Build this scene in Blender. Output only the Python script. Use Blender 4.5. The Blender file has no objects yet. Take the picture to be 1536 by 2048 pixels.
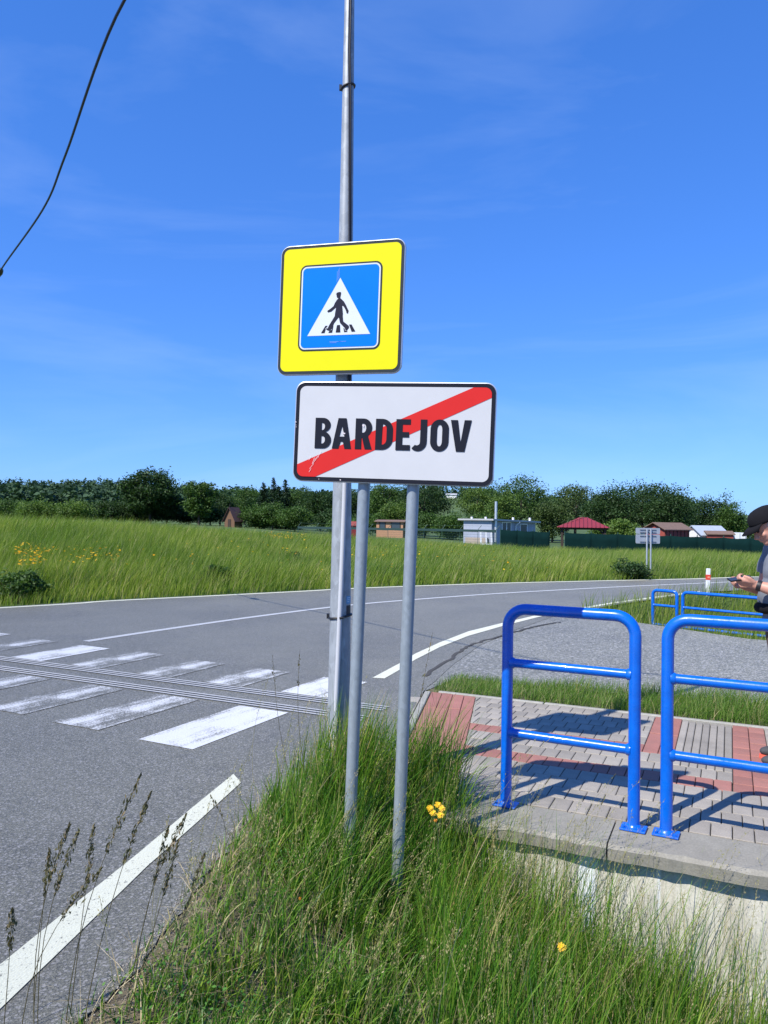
import bpy, bmesh, math, random
import numpy as np
from mathutils import Vector, Matrix
R = math.radians
rng = np.random.default_rng(7); random.seed(7)
SC = bpy.context.scene
COL = SC.collection
# ---------------------------------------------------------------- camera
FPX, W0, H0 = 1540.0, 1536.0, 2048.0
CAMZ, PITCH, ROLL = 1.6, R(0.72), R(0.82)
CAM = Vector((0, 0, CAMZ))
_F = Vector((0, math.cos(PITCH), math.sin(PITCH))); _U0 = Vector((0, -math.sin(PITCH), math.cos(PITCH))); _R0 = Vector((1, 0, 0))
_R = _R0*math.cos(ROLL) + _U0*math.sin(ROLL); _U = -_R0*math.sin(ROLL) + _U0*math.cos(ROLL)
cam = bpy.data.cameras.new('camera'); camo = bpy.data.objects.new('camera', cam); COL.objects.link(camo)
cam.sensor_width = 36; cam.lens = 36*FPX/H0; cam.clip_end = 5000; cam.clip_start = 0.05
M3 = Matrix((_R, _U, -_F)).transposed(); M4 = M3.to_4x4(); M4.translation = CAM
camo.matrix_world = M4; SC.camera = camo
# ---------------------------------------------------------------- light
SUNV = Vector((-0.66, -0.60, 1.0)).normalized()
EL = math.asin(SUNV.z); AZ = math.atan2(SUNV.x, SUNV.y)
w = bpy.data.worlds.new('World'); SC.world = w; w.use_nodes = True
nt = w.node_tree; nt.nodes.clear()
def wn(t): return nt.nodes.new(t)
sky = wn('ShaderNodeTexSky'); sky.sky_type = 'NISHITA'; sky.sun_disc = False
sky.sun_elevation = EL; sky.sun_rotation = AZ % (2*math.pi); sky.altitude = 300; sky.air_density = 1.0; sky.dust_density = 0.25; sky.ozone_density = 3.0
hs = wn('ShaderNodeHueSaturation'); hs.inputs['Saturation'].default_value = 1.25; hs.inputs['Value'].default_value = 1.0; hs.inputs['Hue'].default_value = 0.5
tint = wn('ShaderNodeMix'); tint.data_type = 'RGBA'; tint.blend_type = 'MULTIPLY'; tint.inputs['Factor'].default_value = 1.0; tint.inputs['B'].default_value = (0.74, 1.12, 1.62, 1)
tc = wn('ShaderNodeTexCoord'); mp = wn('ShaderNodeMapping'); mp.inputs['Scale'].default_value = (1.2, 1.2, 6.0); mp.inputs['Rotation'].default_value = (R(8), R(14), R(20))
nz = wn('ShaderNodeTexNoise'); nz.inputs['Scale'].default_value = 1.3; nz.inputs['Detail'].default_value = 6; nz.inputs['Roughness'].default_value = 0.55; nz.inputs['Distortion'].default_value = 0.6
rp = wn('ShaderNodeValToRGB'); rp.color_ramp.elements[0].position = 0.50; rp.color_ramp.elements[1].position = 0.80
rp.color_ramp.elements[0].color = (0, 0, 0, 1); rp.color_ramp.elements[1].color = (0.13, 0.13, 0.13, 1)
mx = wn('ShaderNodeMix'); mx.data_type = 'RGBA'; mx.inputs['B'].default_value = (7.0, 8.4, 10.5, 1)
bg = wn('ShaderNodeBackground'); bg.inputs['Strength'].default_value = 0.10
ow = wn('ShaderNodeOutputWorld'); L = nt.links.new
L(sky.outputs[0], hs.inputs['Color']); L(hs.outputs[0], tint.inputs['A']); gm = wn('ShaderNodeGamma'); gm.inputs[1].default_value = 0.61; L(tint.outputs['Result'], gm.inputs[0]); t2 = wn('ShaderNodeMix'); t2.data_type = 'RGBA'; t2.blend_type = 'MULTIPLY'; t2.inputs['Factor'].default_value = 1.0; t2.inputs['B'].default_value = (0.96, 1.33, 2.1, 1); L(gm.outputs[0], t2.inputs['A']); L(t2.outputs['Result'], mx.inputs['A']); L(tc.outputs['Generated'], mp.inputs[0]); L(mp.outputs[0], nz.inputs[0])
L(nz.outputs['Fac'], rp.inputs[0]); L(rp.outputs[0], mx.inputs['Factor']); L(mx.outputs['Result'], bg.inputs[0]); L(bg.outputs[0], ow.inputs[0])
sun = bpy.data.lights.new('sun', 'SUN'); sun.energy = 4.8; sun.angle = R(0.5); sun.color = (1.0, 0.95, 0.87)
suno = bpy.data.objects.new('sun', sun); COL.objects.link(suno); suno.rotation_euler = SUNV.to_track_quat('Z', 'Y').to_euler(); suno.location = (-20, -20, 30)
SC.view_settings.view_transform = 'Standard'; SC.view_settings.look = 'None'; SC.view_settings.exposure = 0.5; SC.view_settings.gamma = 1.0
SC.render.resolution_x = 768; SC.render.resolution_y = 1024
# ---------------------------------------------------------------- helpers
def ray(px, py):
    return (_F + _R*((px-W0/2)/FPX) - _U*((py-H0/2)/FPX))
def gp(px, py, z=0.0):
    d = ray(px, py); t = (z-CAMZ)/d.z; p = CAM + d*t; return (p.x, p.y)
def at(px, py, y):
    d = ray(px, py); return CAM + d*(y/d.y)
def sstep(a, b, x):
    t = np.clip((x-a)/(b-a), 0, 1); return t*t*(3-2*t)
def tag(o, label=None, cat=None, group=None, kind=None):
    for k, v in (('label', label), ('category', cat), ('group', group), ('kind', kind)):
        if v: o[k] = v
    return o
def empty(name, loc=(0, 0, 0), rz=0.0, label=None, cat=None, group=None):
    o = bpy.data.objects.new(name, None); COL.objects.link(o); o.location = loc; o.rotation_euler = (0, 0, rz); o.empty_display_size = 0.1
    return tag(o, label, cat, group)
def meshobj(name, me, mat=None, parent=None):
    if mat is not None and len(me.materials) == 0: me.materials.append(mat)
    o = bpy.data.objects.new(name, me); COL.objects.link(o)
    if parent is not None: o.parent = parent
    return o
def fastmesh(name, V, F, smooth=False):
    """V (n,3) array, F (m,k) int array of equal-size polygons, or list of such arrays"""
    V = np.asarray(V, dtype=np.float32)
    Fs = F if isinstance(F, list) else [F]
    me = bpy.data.meshes.new(name); me.vertices.add(len(V)); me.vertices.foreach_set('co', V.ravel())
    idx = np.concatenate([f.ravel() for f in Fs]).astype(np.int32)
    sz = np.concatenate([np.full(len(f), f.shape[1]) for f in Fs]).astype(np.int32)
    st = np.concatenate([[0], np.cumsum(sz)[:-1]]).astype(np.int32)
    me.loops.add(len(idx)); me.loops.foreach_set('vertex_index', idx)
    me.polygons.add(len(sz)); me.polygons.foreach_set('loop_start', st); me.polygons.foreach_set('loop_total', sz)
    if smooth: me.polygons.foreach_set('use_smooth', np.ones(len(sz), dtype=bool))
    me.update(calc_edges=True); me.validate(); return me
class MB:
    def __init__(s): s.v = []; s.f = []
    def add(s, vs, fs):
        n = len(s.v); s.v += [tuple(v) for v in vs]; s.f += [tuple(i+n for i in f) for f in fs]; return s
    def box(s, c, d, rz=0.0, M=None):
        hx, hy, hz = d[0]/2, d[1]/2, d[2]/2; ca, sa = math.cos(rz), math.sin(rz); P = []
        for z in (-hz, hz):
            for x, y in ((-hx, -hy), (hx, -hy), (hx, hy), (-hx, hy)):
                q = Vector((c[0]+x*ca-y*sa, c[1]+x*sa+y*ca, c[2]+z)); P.append(M @ q if M else q)
        return s.add(P, [(3, 2, 1, 0), (4, 5, 6, 7), (0, 1, 5, 4), (1, 2, 6, 5), (2, 3, 7, 6), (3, 0, 4, 7)])
    def prism(s, poly, z0, z1, M=None):
        n = len(poly); a = [Vector((p[0], p[1], z0)) for p in poly] + [Vector((p[0], p[1], z1)) for p in poly]
        if M: a = [M @ q for q in a]
        return s.add(a, [tuple(range(n-1, -1, -1)), tuple(range(n, 2*n))] + [(i, (i+1) % n, n+(i+1) % n, n+i) for i in range(n)])
    def tube(s, pts, rad, n=12, cap=True):
        pts = [Vector(p) for p in pts]; k = len(pts)
        rs = rad if isinstance(rad, (list, tuple)) else [rad]*k
        ref = Vector((0, 0, 1)); base = len(s.v); prev = None
        for i, p in enumerate(pts):
            t = (pts[min(i+1, k-1)]-pts[max(i-1, 0)]).normalized()
            if prev is None:
                a = t.cross(ref)
                if a.length < 1e-3: a = t.cross(Vector((1, 0, 0)))
            else: a = prev - t*prev.dot(t)
            a.normalize(); b = t.cross(a); prev = a
            for j in range(n):
                q = 2*math.pi*j/n; s.v.append(tuple(p + (a*math.cos(q)+b*math.sin(q))*rs[i]))
        for i in range(k-1):
            for j in range(n):
                s.f.append((base+i*n+j, base+i*n+(j+1) % n, base+(i+1)*n+(j+1) % n, base+(i+1)*n+j))
        if cap:
            s.f.append(tuple(base+j for j in range(n-1, -1, -1))); s.f.append(tuple(base+(k-1)*n+j for j in range(n)))
        return s
    def ell(s, c, r, nu=14, nv=9, M=None):
        base = len(s.v); c = Vector(c)
        P = [Vector((0, 0, -1))]
        for i in range(1, nv):
            th = -math.pi/2+math.pi*i/nv
            for j in range(nu):
                ph = 2*math.pi*j/nu; P.append(Vector((math.cos(th)*math.cos(ph), math.cos(th)*math.sin(ph), math.sin(th))))
        P.append(Vector((0, 0, 1)))
        for p in P:
            q = Vector((p.x*r[0], p.y*r[1], p.z*r[2])); q = (M @ q) if M else q; s.v.append(tuple(q+c))
        for j in range(nu): s.f.append((base, base+1+(j+1) % nu, base+1+j))
        for i in range(nv-2):
            for j in range(nu):
                a = base+1+i*nu; s.f.append((a+j, a+(j+1) % nu, a+nu+(j+1) % nu, a+nu+j))
        top = base+len(P)-1; a = base+1+(nv-2)*nu
        for j in range(nu): s.f.append((a+j, a+(j+1) % nu, top))
        return s
    def mesh(s, name, smooth=False, bevel=0.0, seg=1):
        me = bpy.data.meshes.new(name); me.from_pydata(s.v, [], s.f)
        if bevel:
            bm = bmesh.new(); bm.from_mesh(me)
            bmesh.ops.bevel(bm, geom=bm.edges[:], offset=bevel, segments=seg, affect='EDGES', clamp_overlap=True); bm.to_mesh(me); bm.free()
        if smooth:
            for p in me.polygons: p.use_smooth = True
            try: me.set_sharp_from_angle(angle=R(40))
            except Exception: pass
        me.update(); return me
    def build(s, name, mat, parent=None, smooth=False, bevel=0.0, seg=1):
        return meshobj(name, s.mesh(name, smooth, bevel, seg), mat, parent)
# ---------------------------------------------------------------- materials
class NT:
    def __init__(s, name):
        s.m = bpy.data.materials.new(name); s.m.use_nodes = True; s.t = s.m.node_tree; s.b = s.t.nodes['Principled BSDF']
        s.out = s.t.nodes['Material Output']
    def n(s, t, **kw):
        q = s.t.nodes.new(t)
        for k, v in kw.items():
            if k in q.inputs: q.inputs[k].default_value = v
            else: setattr(q, k, v)
        return q
    def l(s, a, b): s.t.links.new(a, b)
    def coord(s, kind='Object', scale=(1, 1, 1), rot=(0, 0, 0)):
        c = s.n('ShaderNodeTexCoord'); m = s.n('ShaderNodeMapping'); m.inputs['Scale'].default_value = scale; m.inputs['Rotation'].default_value = rot
        s.l(c.outputs[kind], m.inputs[0]); return m.outputs[0]
    def noise(s, co, scale, detail=4, rough=0.6, dist=0.0):
        q = s.n('ShaderNodeTexNoise'); q.inputs['Scale'].default_value = scale; q.inputs['Detail'].default_value = detail; q.inputs['Roughness'].default_value = rough; q.inputs['Distortion'].default_value = dist
        s.l(co, q.inputs['Vector']); return q.outputs['Fac']
    def ramp(s, fac, stops):
        q = s.n('ShaderNodeValToRGB'); r = q.color_ramp
        while len(r.elements) < len(stops): r.elements.new(0.5)
        for e, (p, c) in zip(r.elements, stops):
            e.position = p; e.color = (c[0], c[1], c[2], 1) if not isinstance(c, (int, float)) else (c, c, c, 1)
        s.l(fac, q.inputs[0]); return q.outputs[0]
    def mix(s, fac, a, b, mode='MIX'):
        q = s.n('ShaderNodeMix', data_type='RGBA', blend_type=mode)
        for k, v in (('Factor', fac), ('A', a), ('B', b)):
            if isinstance(v, (int, float)): q.inputs[k].default_value = v
            elif isinstance(v, tuple): q.inputs[k].default_value = (*v[:3], 1)
            else: s.l(v, q.inputs[k])
        return q.outputs['Result']
    def math(s, op, a, b=0.5):
        q = s.n('ShaderNodeMath', operation=op)
        for i, v in enumerate((a, b)):
            if isinstance(v, (int, float)): q.inputs[i].default_value = v
            else: s.l(v, q.inputs[i])
        return q.outputs[0]
    def col(s, c):
        if isinstance(c, tuple): s.b.inputs['Base Color'].default_value = (*c[:3], 1)
        else: s.l(c, s.b.inputs['Base Color'])
    def bump(s, h, strength=0.3, dist=0.01):
        q = s.n('ShaderNodeBump'); q.inputs['Strength'].default_value = strength; q.inputs['Distance'].default_value = dist
        s.l(h, q.inputs['Height']); s.l(q.outputs[0], s.b.inputs['Normal'])
    def set(s, **kw):
        for k, v in kw.items(): s.b.inputs[k.replace('_', ' ')].default_value = v
        return s
def plain(name, c, rough=0.6, metal=0.0, var=0.12, scale=6.0, bump=0.0, coord='Object', spec=0.5):
    k = NT(name); co = k.coord(coord); n = k.noise(co, scale, 5, 0.65)
    k.col(k.ramp(n, [(0.25, tuple(x*(1-var) for x in c)), (0.75, tuple(min(1, x*(1+var)) for x in c))]))
    k.set(Roughness=rough, Metallic=metal); k.b.inputs['Specular IOR Level'].default_value = spec
    if bump: k.bump(k.noise(co, scale*12, 3), bump, 0.004)
    return k.m
def leafy(name, stops, rough=0.55, transl=0.3, patch=None):
    k = NT(name); g = k.n('ShaderNodeNewGeometry'); c = k.ramp(g.outputs['Random Per Island'], stops)
    if patch:
        co = k.coord('Object'); n = k.noise(co, patch[0], 3, 0.6); f = k.ramp(n, [(patch[2], 0), (patch[3], 1)]); 
        hv = k.mix(f, c, k.mix(1.0, c, patch[1], 'MULTIPLY')); c = hv
    k.col(c); k.set(Roughness=rough); k.b.inputs['Specular IOR Level'].default_value = 0.3
    tr = k.n('ShaderNodeBsdfTranslucent'); ms = k.n('ShaderNodeMixShader'); ms.inputs[0].default_value = transl
    bright = k.mix(1.0, c, (1.25, 1.35, 0.7), 'MULTIPLY'); k.l(bright, tr.inputs['Color'])
    k.l(k.b.outputs[0], ms.inputs[1]); k.l(tr.outputs[0], ms.inputs[2]); k.l(ms.outputs[0], k.out.inputs['Surface']); return k.m
def asphalt(name, base, tint, fine=230.0):
    k = NT(name); co = k.coord('Object')
    g1 = k.noise(co, fine, 2, 0.7); v = k.n('ShaderNodeTexVoronoi'); v.inputs['Scale'].default_value = fine*0.42; k.l(co, v.inputs['Vector'])
    stone = k.ramp(v.outputs['Distance'], [(0.0, 1.35), (0.45, 0.9), (0.8, 0.4)])
    vc = k.mix(0.5, v.outputs['Color'], (0.5, 0.5, 0.5)); bw = k.n('ShaderNodeRGBToBW'); k.l(vc, bw.inputs[0])
    patches = k.noise(co, 0.55, 5, 0.6, 0.4); big = k.ramp(patches, [(0.3, 0.82), (0.7, 1.14)])
    ed = k.n('ShaderNodeTexVoronoi', feature='DISTANCE_TO_EDGE'); ed.inputs['Scale'].default_value = 0.42; wob = k.n('ShaderNodeTexNoise'); wob.inputs['Scale'].default_value = 2.5; wob.inputs['Detail'].default_value = 5; k.l(co, wob.inputs['Vector']); k.l(k.mix(0.22, co, wob.outputs['Color'], 'ADD'), ed.inputs['Vector'])
    crk = k.math('MULTIPLY', k.ramp(ed.outputs['Distance'], [(0.0, 1), (0.004, 0)]), k.ramp(k.noise(co, 0.31, 2), [(0.52, 0), (0.6, 0.6)]))
    stain = k.ramp(k.noise(co, 1.7, 5, 0.7, 0.8), [(0.56, 0), (0.72, 0.42)])
    grain = k.ramp(g1, [(0.32, 0.25), (0.68, 1.8)])
    c = k.mix(1.0, tuple(base*t for t in tint), big, 'MULTIPLY'); c = k.mix(stain, c, (base*0.5, base*0.48, base*0.44)); c = k.mix(1.0, c, grain, 'MULTIPLY'); c = k.mix(0.75, c, stone, 'MULTIPLY'); c = k.mix(crk, c, (0.03, 0.028, 0.025))
    sp = k.ramp(bw.outputs[0], [(0.58, 0), (0.66, 1)]); c = k.mix(k.math('MULTIPLY', sp, 0.55), c, (base*2.3, base*2.25, base*2.2))
    k.col(c); k.set(Roughness=0.55); k.b.inputs['Specular IOR Level'].default_value = 0.6
    if 'Diffuse Roughness' in k.b.inputs: k.b.inputs['Diffuse Roughness'].default_value = 1.0; k.bump(v.outputs['Distance'], 0.5, 0.004); return k, c, co
ka, _, _ = asphalt('asphalt_main', 0.134, (1.02, 1.0, 0.78), 260.0); M_ROAD = ka.m
ka, _, _ = asphalt('asphalt_side', 0.162, (1.01, 1.0, 0.81), 120.0); M_SIDE = ka.m
def paint(name, c, worn=False):
    k, ac, co = asphalt(name, 0.134, (1.02, 1.0, 0.78), 260.0)
    n1 = k.noise(co, 60, 3, 0.75); n2 = k.noise(co, 3.2, 4, 0.6)
    c2 = k.mix(k.noise(co, 9, 5, 0.7), tuple(x*0.84 for x in c), c)
    if worn:
        oi = k.n('ShaderNodeObjectInfo'); sx = k.n('ShaderNodeSeparateColor'); k.l(oi.outputs['Color'], sx.inputs[0])
        cx = k.n('ShaderNodeSeparateXYZ'); k.l(co, cx.inputs[0])
        ax = k.math('MULTIPLY', k.math('ABSOLUTE', cx.outputs['X']), sx.outputs['Green'])
        st = k.noise(k.coord('Object', (7, 0.5, 1)), 1.5, 3, 0.6)
        amount = k.math('ADD', k.math('MULTIPLY', n2, 0.55), k.math('MULTIPLY', st, 0.55))
        amount = k.math('ADD', amount, ax); thr = k.math('SUBTRACT', k.math('ADD', amount, k.math('MULTIPLY', n1, 0.7)), sx.outputs['Red'])
        f = k.ramp(thr, [(0.30, 1), (0.47, 0)])
    else:
        f = k.ramp(k.math('ADD', n1, k.math('MULTIPLY', n2, 0.35)), [(0.78, 1), (0.86, 0)])
    k.col(k.mix(f, ac, c2)); return k.m
M_LINE = paint('paint_cream', (0.56, 0.57, 0.46)); M_LINEW = paint('paint_white', (0.42, 0.43, 0.43)); M_ZEBRA = paint('paint_zebra', (0.56, 0.575, 0.585), True)
M_THIN = plain('paint_guide', (0.38, 0.385, 0.38), 0.7, 0, 0.15, 20)
def concrete(name, c, pit=1.0, streak=False, dirt=(0.16, 0.15, 0.12)):
    k = NT(name); co = k.coord('Object'); n = k.noise(co, 4, 6, 0.65); f = k.noise(co, 90, 4, 0.7)
    b = k.ramp(n, [(0.25, tuple(x*0.78 for x in c)), (0.7, tuple(x*1.1 for x in c))]); b = k.mix(0.6, b, k.ramp(f, [(0.3, 0.65), (0.65, 1.2)]), 'MULTIPLY')
    if streak:
        s = k.noise(k.coord('Object', (7, 7, 0.5)), 1.6, 5, 0.65, 0.3); b = k.mix(k.ramp(s, [(0.50, 0), (0.72, 0.55)]), b, dirt)
        s2 = k.noise(k.coord('Object', (5, 5, 0.35)), 1.1, 3, 0.5); b = k.mix(k.ramp(s2, [(0.62, 0), (0.68, 0.9)]), b, (0.74, 0.78, 0.84))
    else:
        b = k.mix(k.ramp(k.noise(co, 2.1, 5, 0.7), [(0.52, 0), (0.75, 0.5)]), b, dirt)
    k.col(b); k.set(Roughness=0.9); k.bump(f, 0.45*pit, 0.004); return k.m
def paver_mat(name, c):
    k = NT(name); co = k.coord('Object'); oi = k.n('ShaderNodeObjectInfo'); f = k.noise(co, 110, 3, 0.7); n = k.noise(co, 7, 4, 0.6)
    wco = k.n('ShaderNodeNewGeometry'); n2 = k.noise(wco.outputs['Position'], 2.2, 5, 0.65)
    b = k.ramp(oi.outputs['Random'], [(0.0, tuple(x*0.84 for x in c)), (0.5, c), (1.0, tuple(x*1.13 for x in c))])
    b = k.mix(0.7, b, k.ramp(f, [(0.3, 0.7), (0.7, 1.22)]), 'MULTIPLY'); b = k.mix(0.6, b, k.ramp(n, [(0.3, 0.82), (0.7, 1.12)]), 'MULTIPLY')
    b = k.mix(k.ramp(n2, [(0.50, 0), (0.75, 0.45)]), b, (0.13, 0.12, 0.10)); k.col(b); k.set(Roughness=0.88); k.bump(f, 0.4, 0.003); return k.m
M_PGREY = paver_mat('paver_grey', (0.315, 0.285, 0.235)); M_PRED = paver_mat('paver_red', (0.34, 0.145, 0.112)); M_JOINT = plain('joint_sand', (0.115, 0.105, 0.085), 0.95, 0, 0.3, 30)
M_CONC = concrete('concrete_coping', (0.265, 0.25, 0.205)); M_WALL = concrete('concrete_wall', (0.54, 0.52, 0.44), 0.6, True, (0.33, 0.29, 0.21)); M_KERB = concrete('concrete_kerb', (0.34, 0.33, 0.285))
def galv(name, c=(0.46, 0.49, 0.53), scale=26, mott=0.25, rough=0.42, metal=0.55):
    k = NT(name); co = k.coord('Object', (1, 1, 0.55)); v = k.n('ShaderNodeTexVoronoi'); v.inputs['Scale'].default_value = scale; k.l(co, v.inputs['Vector'])
    bw = k.n('ShaderNodeRGBToBW'); k.l(v.outputs['Color'], bw.inputs[0]); n = k.noise(co, scale*0.5, 6, 0.7, 1.2)
    f = k.mix(0.65, bw.outputs[0], n); b = k.ramp(f, [(0.2, tuple(x*(1-mott) for x in c)), (0.8, tuple(min(1, x*(1+mott)) for x in c))])
    st = k.noise(k.coord('Object', (30, 30, 0.6)), 1.0, 3, 0.6); b = k.mix(k.ramp(st, [(0.52, 0), (0.8, 0.4)]), b, tuple(x*0.6 for x in c))
    k.col(b); k.set(Roughness=rough, Metallic=metal); k.bump(n, 0.12, 0.002); return k.m
M_GALV = galv('galvanised_mast', (0.30, 0.325, 0.345), 30, 0.32, 0.5, 0.2); M_POLE = galv('galvanised_pole', (0.27, 0.31, 0.335), 60, 0.16, 0.42, 0.25); M_ALU = galv('sign_aluminium', (0.55, 0.57, 0.6), 12, 0.06, 0.4, 0.6)
M_BLACK = plain('black_plastic', (0.012, 0.012, 0.014), 0.5, 0, 0.1); M_CABLE = plain('black_cable', (0.014, 0.014, 0.018), 0.45)
M_CONDUIT = plain('grey_conduit', (0.47, 0.48, 0.50), 0.45, 0, 0.05, 4)
def sheet(name, c, rough=0.38, var=0.03):
    k = NT(name); co = k.coord('Object', (1, 1, 1)); n = k.noise(co, 5, 5, 0.6); n2 = k.noise(co, 260, 2, 0.6)
    b = k.ramp(n, [(0.3, tuple(x*(1-var) for x in c)), (0.7, tuple(min(1, x*(1+var)) for x in c))])
    k.col(b); k.set(Roughness=rough); k.b.inputs['Specular IOR Level'].default_value = 0.12; k.bump(n2, 0.03, 0.001); return k.m
M_SWHITE = sheet('sheet_white', (0.535, 0.54, 0.54)); M_SBLACK = sheet('sheet_black', (0.016, 0.017, 0.024)); M_SRED = sheet('sheet_red', (0.60, 0.028, 0.024)); M_SGREY = sheet('sheet_dark_grey', (0.035, 0.042, 0.045))
M_SYEL = sheet('sheet_fluorescent_yellow', (0.70, 0.66, 0.010)); M_SBLUE = sheet('sheet_blue', (0.0, 0.17, 0.64)); M_SFIG = sheet('sheet_figure', (0.022, 0.022, 0.035)); M_SWH2 = sheet('sheet_triangle_white', (0.60, 0.64, 0.655))
def bluepaint():
    k = NT('blue_gloss_paint'); co = k.coord('Object'); n = k.noise(co, 18, 5, 0.6); f = k.noise(co, 45, 4, 0.65)
    b = k.ramp(n, [(0.3, (0.0, 0.098, 0.50)), (0.7, (0.001, 0.13, 0.62))]); ch = k.ramp(k.noise(co, 38, 6, 0.8), [(0.695, 0), (0.715, 1)])
    sz_ = k.n('ShaderNodeSeparateXYZ'); k.l(co, sz_.inputs[0]); low = k.ramp(k.math('DIVIDE', sz_.outputs['Z'], 0.35), [(0.0, 0.16), (0.6, 0.0)])
    ch2 = k.ramp(k.math('ADD', k.noise(co, 55, 6, 0.8), low), [(0.735, 0), (0.76, 1)]); dirt = k.ramp(k.noise(co, 6, 5, 0.7), [(0.5, 0), (0.75, 0.28)])
    b = k.mix(dirt, b, (0.02, 0.075, 0.30)); b = k.mix(ch2, b, (0.16, 0.12, 0.10)); k.col(k.mix(ch, b, (0.25, 0.36, 0.55))); k.l(k.ramp(k.noise(co, 11, 5, 0.7), [(0.3, 0.16), (0.7, 0.42)]), k.b.inputs['Roughness']); k.b.inputs['Coat Weight'].default_value = 0.3; k.bump(f, 0.14, 0.003); return k.m
M_BLUE = bluepaint()
M_SOIL = None
def groundmat():
    k = NT('ground_soil'); co = k.coord('Object'); n = k.noise(co, 0.35, 6, 0.65); f = k.noise(co, 9, 6, 0.7); h = k.noise(co, 0.02, 4, 0.6)
    g = k.ramp(n, [(0.3, (0.028, 0.062, 0.010)), (0.6, (0.06, 0.105, 0.018)), (0.8, (0.10, 0.12, 0.03))]); g = k.mix(k.ramp(h, [(0.4, 0), (0.65, 0.6)]), g, (0.13, 0.19, 0.05))
    g = k.mix(0.6, g, k.ramp(f, [(0.3, 0.55), (0.7, 1.3)]), 'MULTIPLY'); sx = k.n('ShaderNodeSeparateXYZ'); k.l(co, sx.inputs[0])
    near = k.ramp(k.math('DIVIDE', sx.outputs['Y'], 14.0), [(0.45, 1), (0.75, 0)])
    s = k.ramp(f, [(0.3, (0.05, 0.042, 0.026)), (0.55, (0.14, 0.115, 0.072)), (0.75, (0.27, 0.23, 0.155))]); k.col(k.mix(near, g, s)); k.set(Roughness=0.95); k.bump(f, 0.6, 0.03); return k.m
M_GROUND = groundmat()
# ---------------------------------------------------------------- layout of the ground
TH = R(24.2); CT, ST = math.cos(TH), math.sin(TH)
def uv2(u, v): return (u*CT+v*ST, v*CT-u*ST)
def toUV(x, y): return (x*CT-y*ST, x*ST+y*CT)
V_FRONT, V_FAR, V_SIDE = 4.03, 6.85, 7.6
near_px = [(150, 2048), (215, 2000), (310, 1890), (425, 1735), (490, 1650), (575, 1585), (690, 1553), (785, 1538)]
_nr = random.Random(4)
near = [(-1.3, -30.0), (-1.15, 0.0)] + [gp(*p) for p in near_px] + [gp(800, 1470), gp(835, 1400), gp(852, 1376), gp(868, 1364)]
far_px = [(0, 1214), (207, 1201), (420, 1190.5), (600, 1181.5), (690, 1176.5), (830, 1171), (1000, 1165.5), (1220, 1160.5), (1380, 1157), (1536, 1152.5)]
far = [gp(*p) for p in far_px]
fl = far[0]; far_full = [(-60, -30.0), (-34, -9), (fl[0]-8, fl[1]-6.0)] + far + [(far[-1][0]+10, far[-1][1]+3.6), (far[-1][0]+40, far[-1][1]+12), (far[-1][0]+140, far[-1][1]+35)]
FX = np.array([p[0] for p in far_full]); FY = np.array([p[1] for p in far_full])
nr2 = [gp(1110, 1231.5), gp(1245, 1207)]
near_far = nr2 + [(8.0, 18.9), (12.5, 21.3), (22, 25.2), (50, 33.5), (150, 59)]
NX = np.array([p[0] for p in near_far]); NY = np.array([p[1] for p in near_far])
SFX = np.array([3.5, 4.2, 5.25, 8, 14, 40]); SFY = np.array([14.3, 12.75, 11.05, 9.6, 6.9, -4.8])
def segdist(x, y, poly):
    d = np.full(x.shape, 1e9)
    for (ax, ay), (bx, by) in zip(poly[:-1], poly[1:]):
        dx, dy = bx-ax, by-ay; t = np.clip(((x-ax)*dx+(y-ay)*dy)/(dx*dx+dy*dy), 0, 1); d = np.minimum(d, np.hypot(x-ax-t*dx, y-ay-t*dy))
    return d
bank_edge = near[:10]
road_near = []
for (ax, ay), (bx, by) in zip(near[:-1], near[1:]):
    nseg = max(1, int(math.hypot(bx-ax, by-ay)/0.06)) if ay > 0.5 and ay < 5 else 1
    for k in range(nseg): road_near.append((ax+(bx-ax)*k/nseg+(_nr.gauss(0, .012) if k else 0), ay+(by-ay)*k/nseg+(_nr.gauss(0, .012) if k else 0)))
road_near.append(near[-1])
BY = np.array([p[1] for p in bank_edge]); BX = np.array([p[0] for p in bank_edge])
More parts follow.
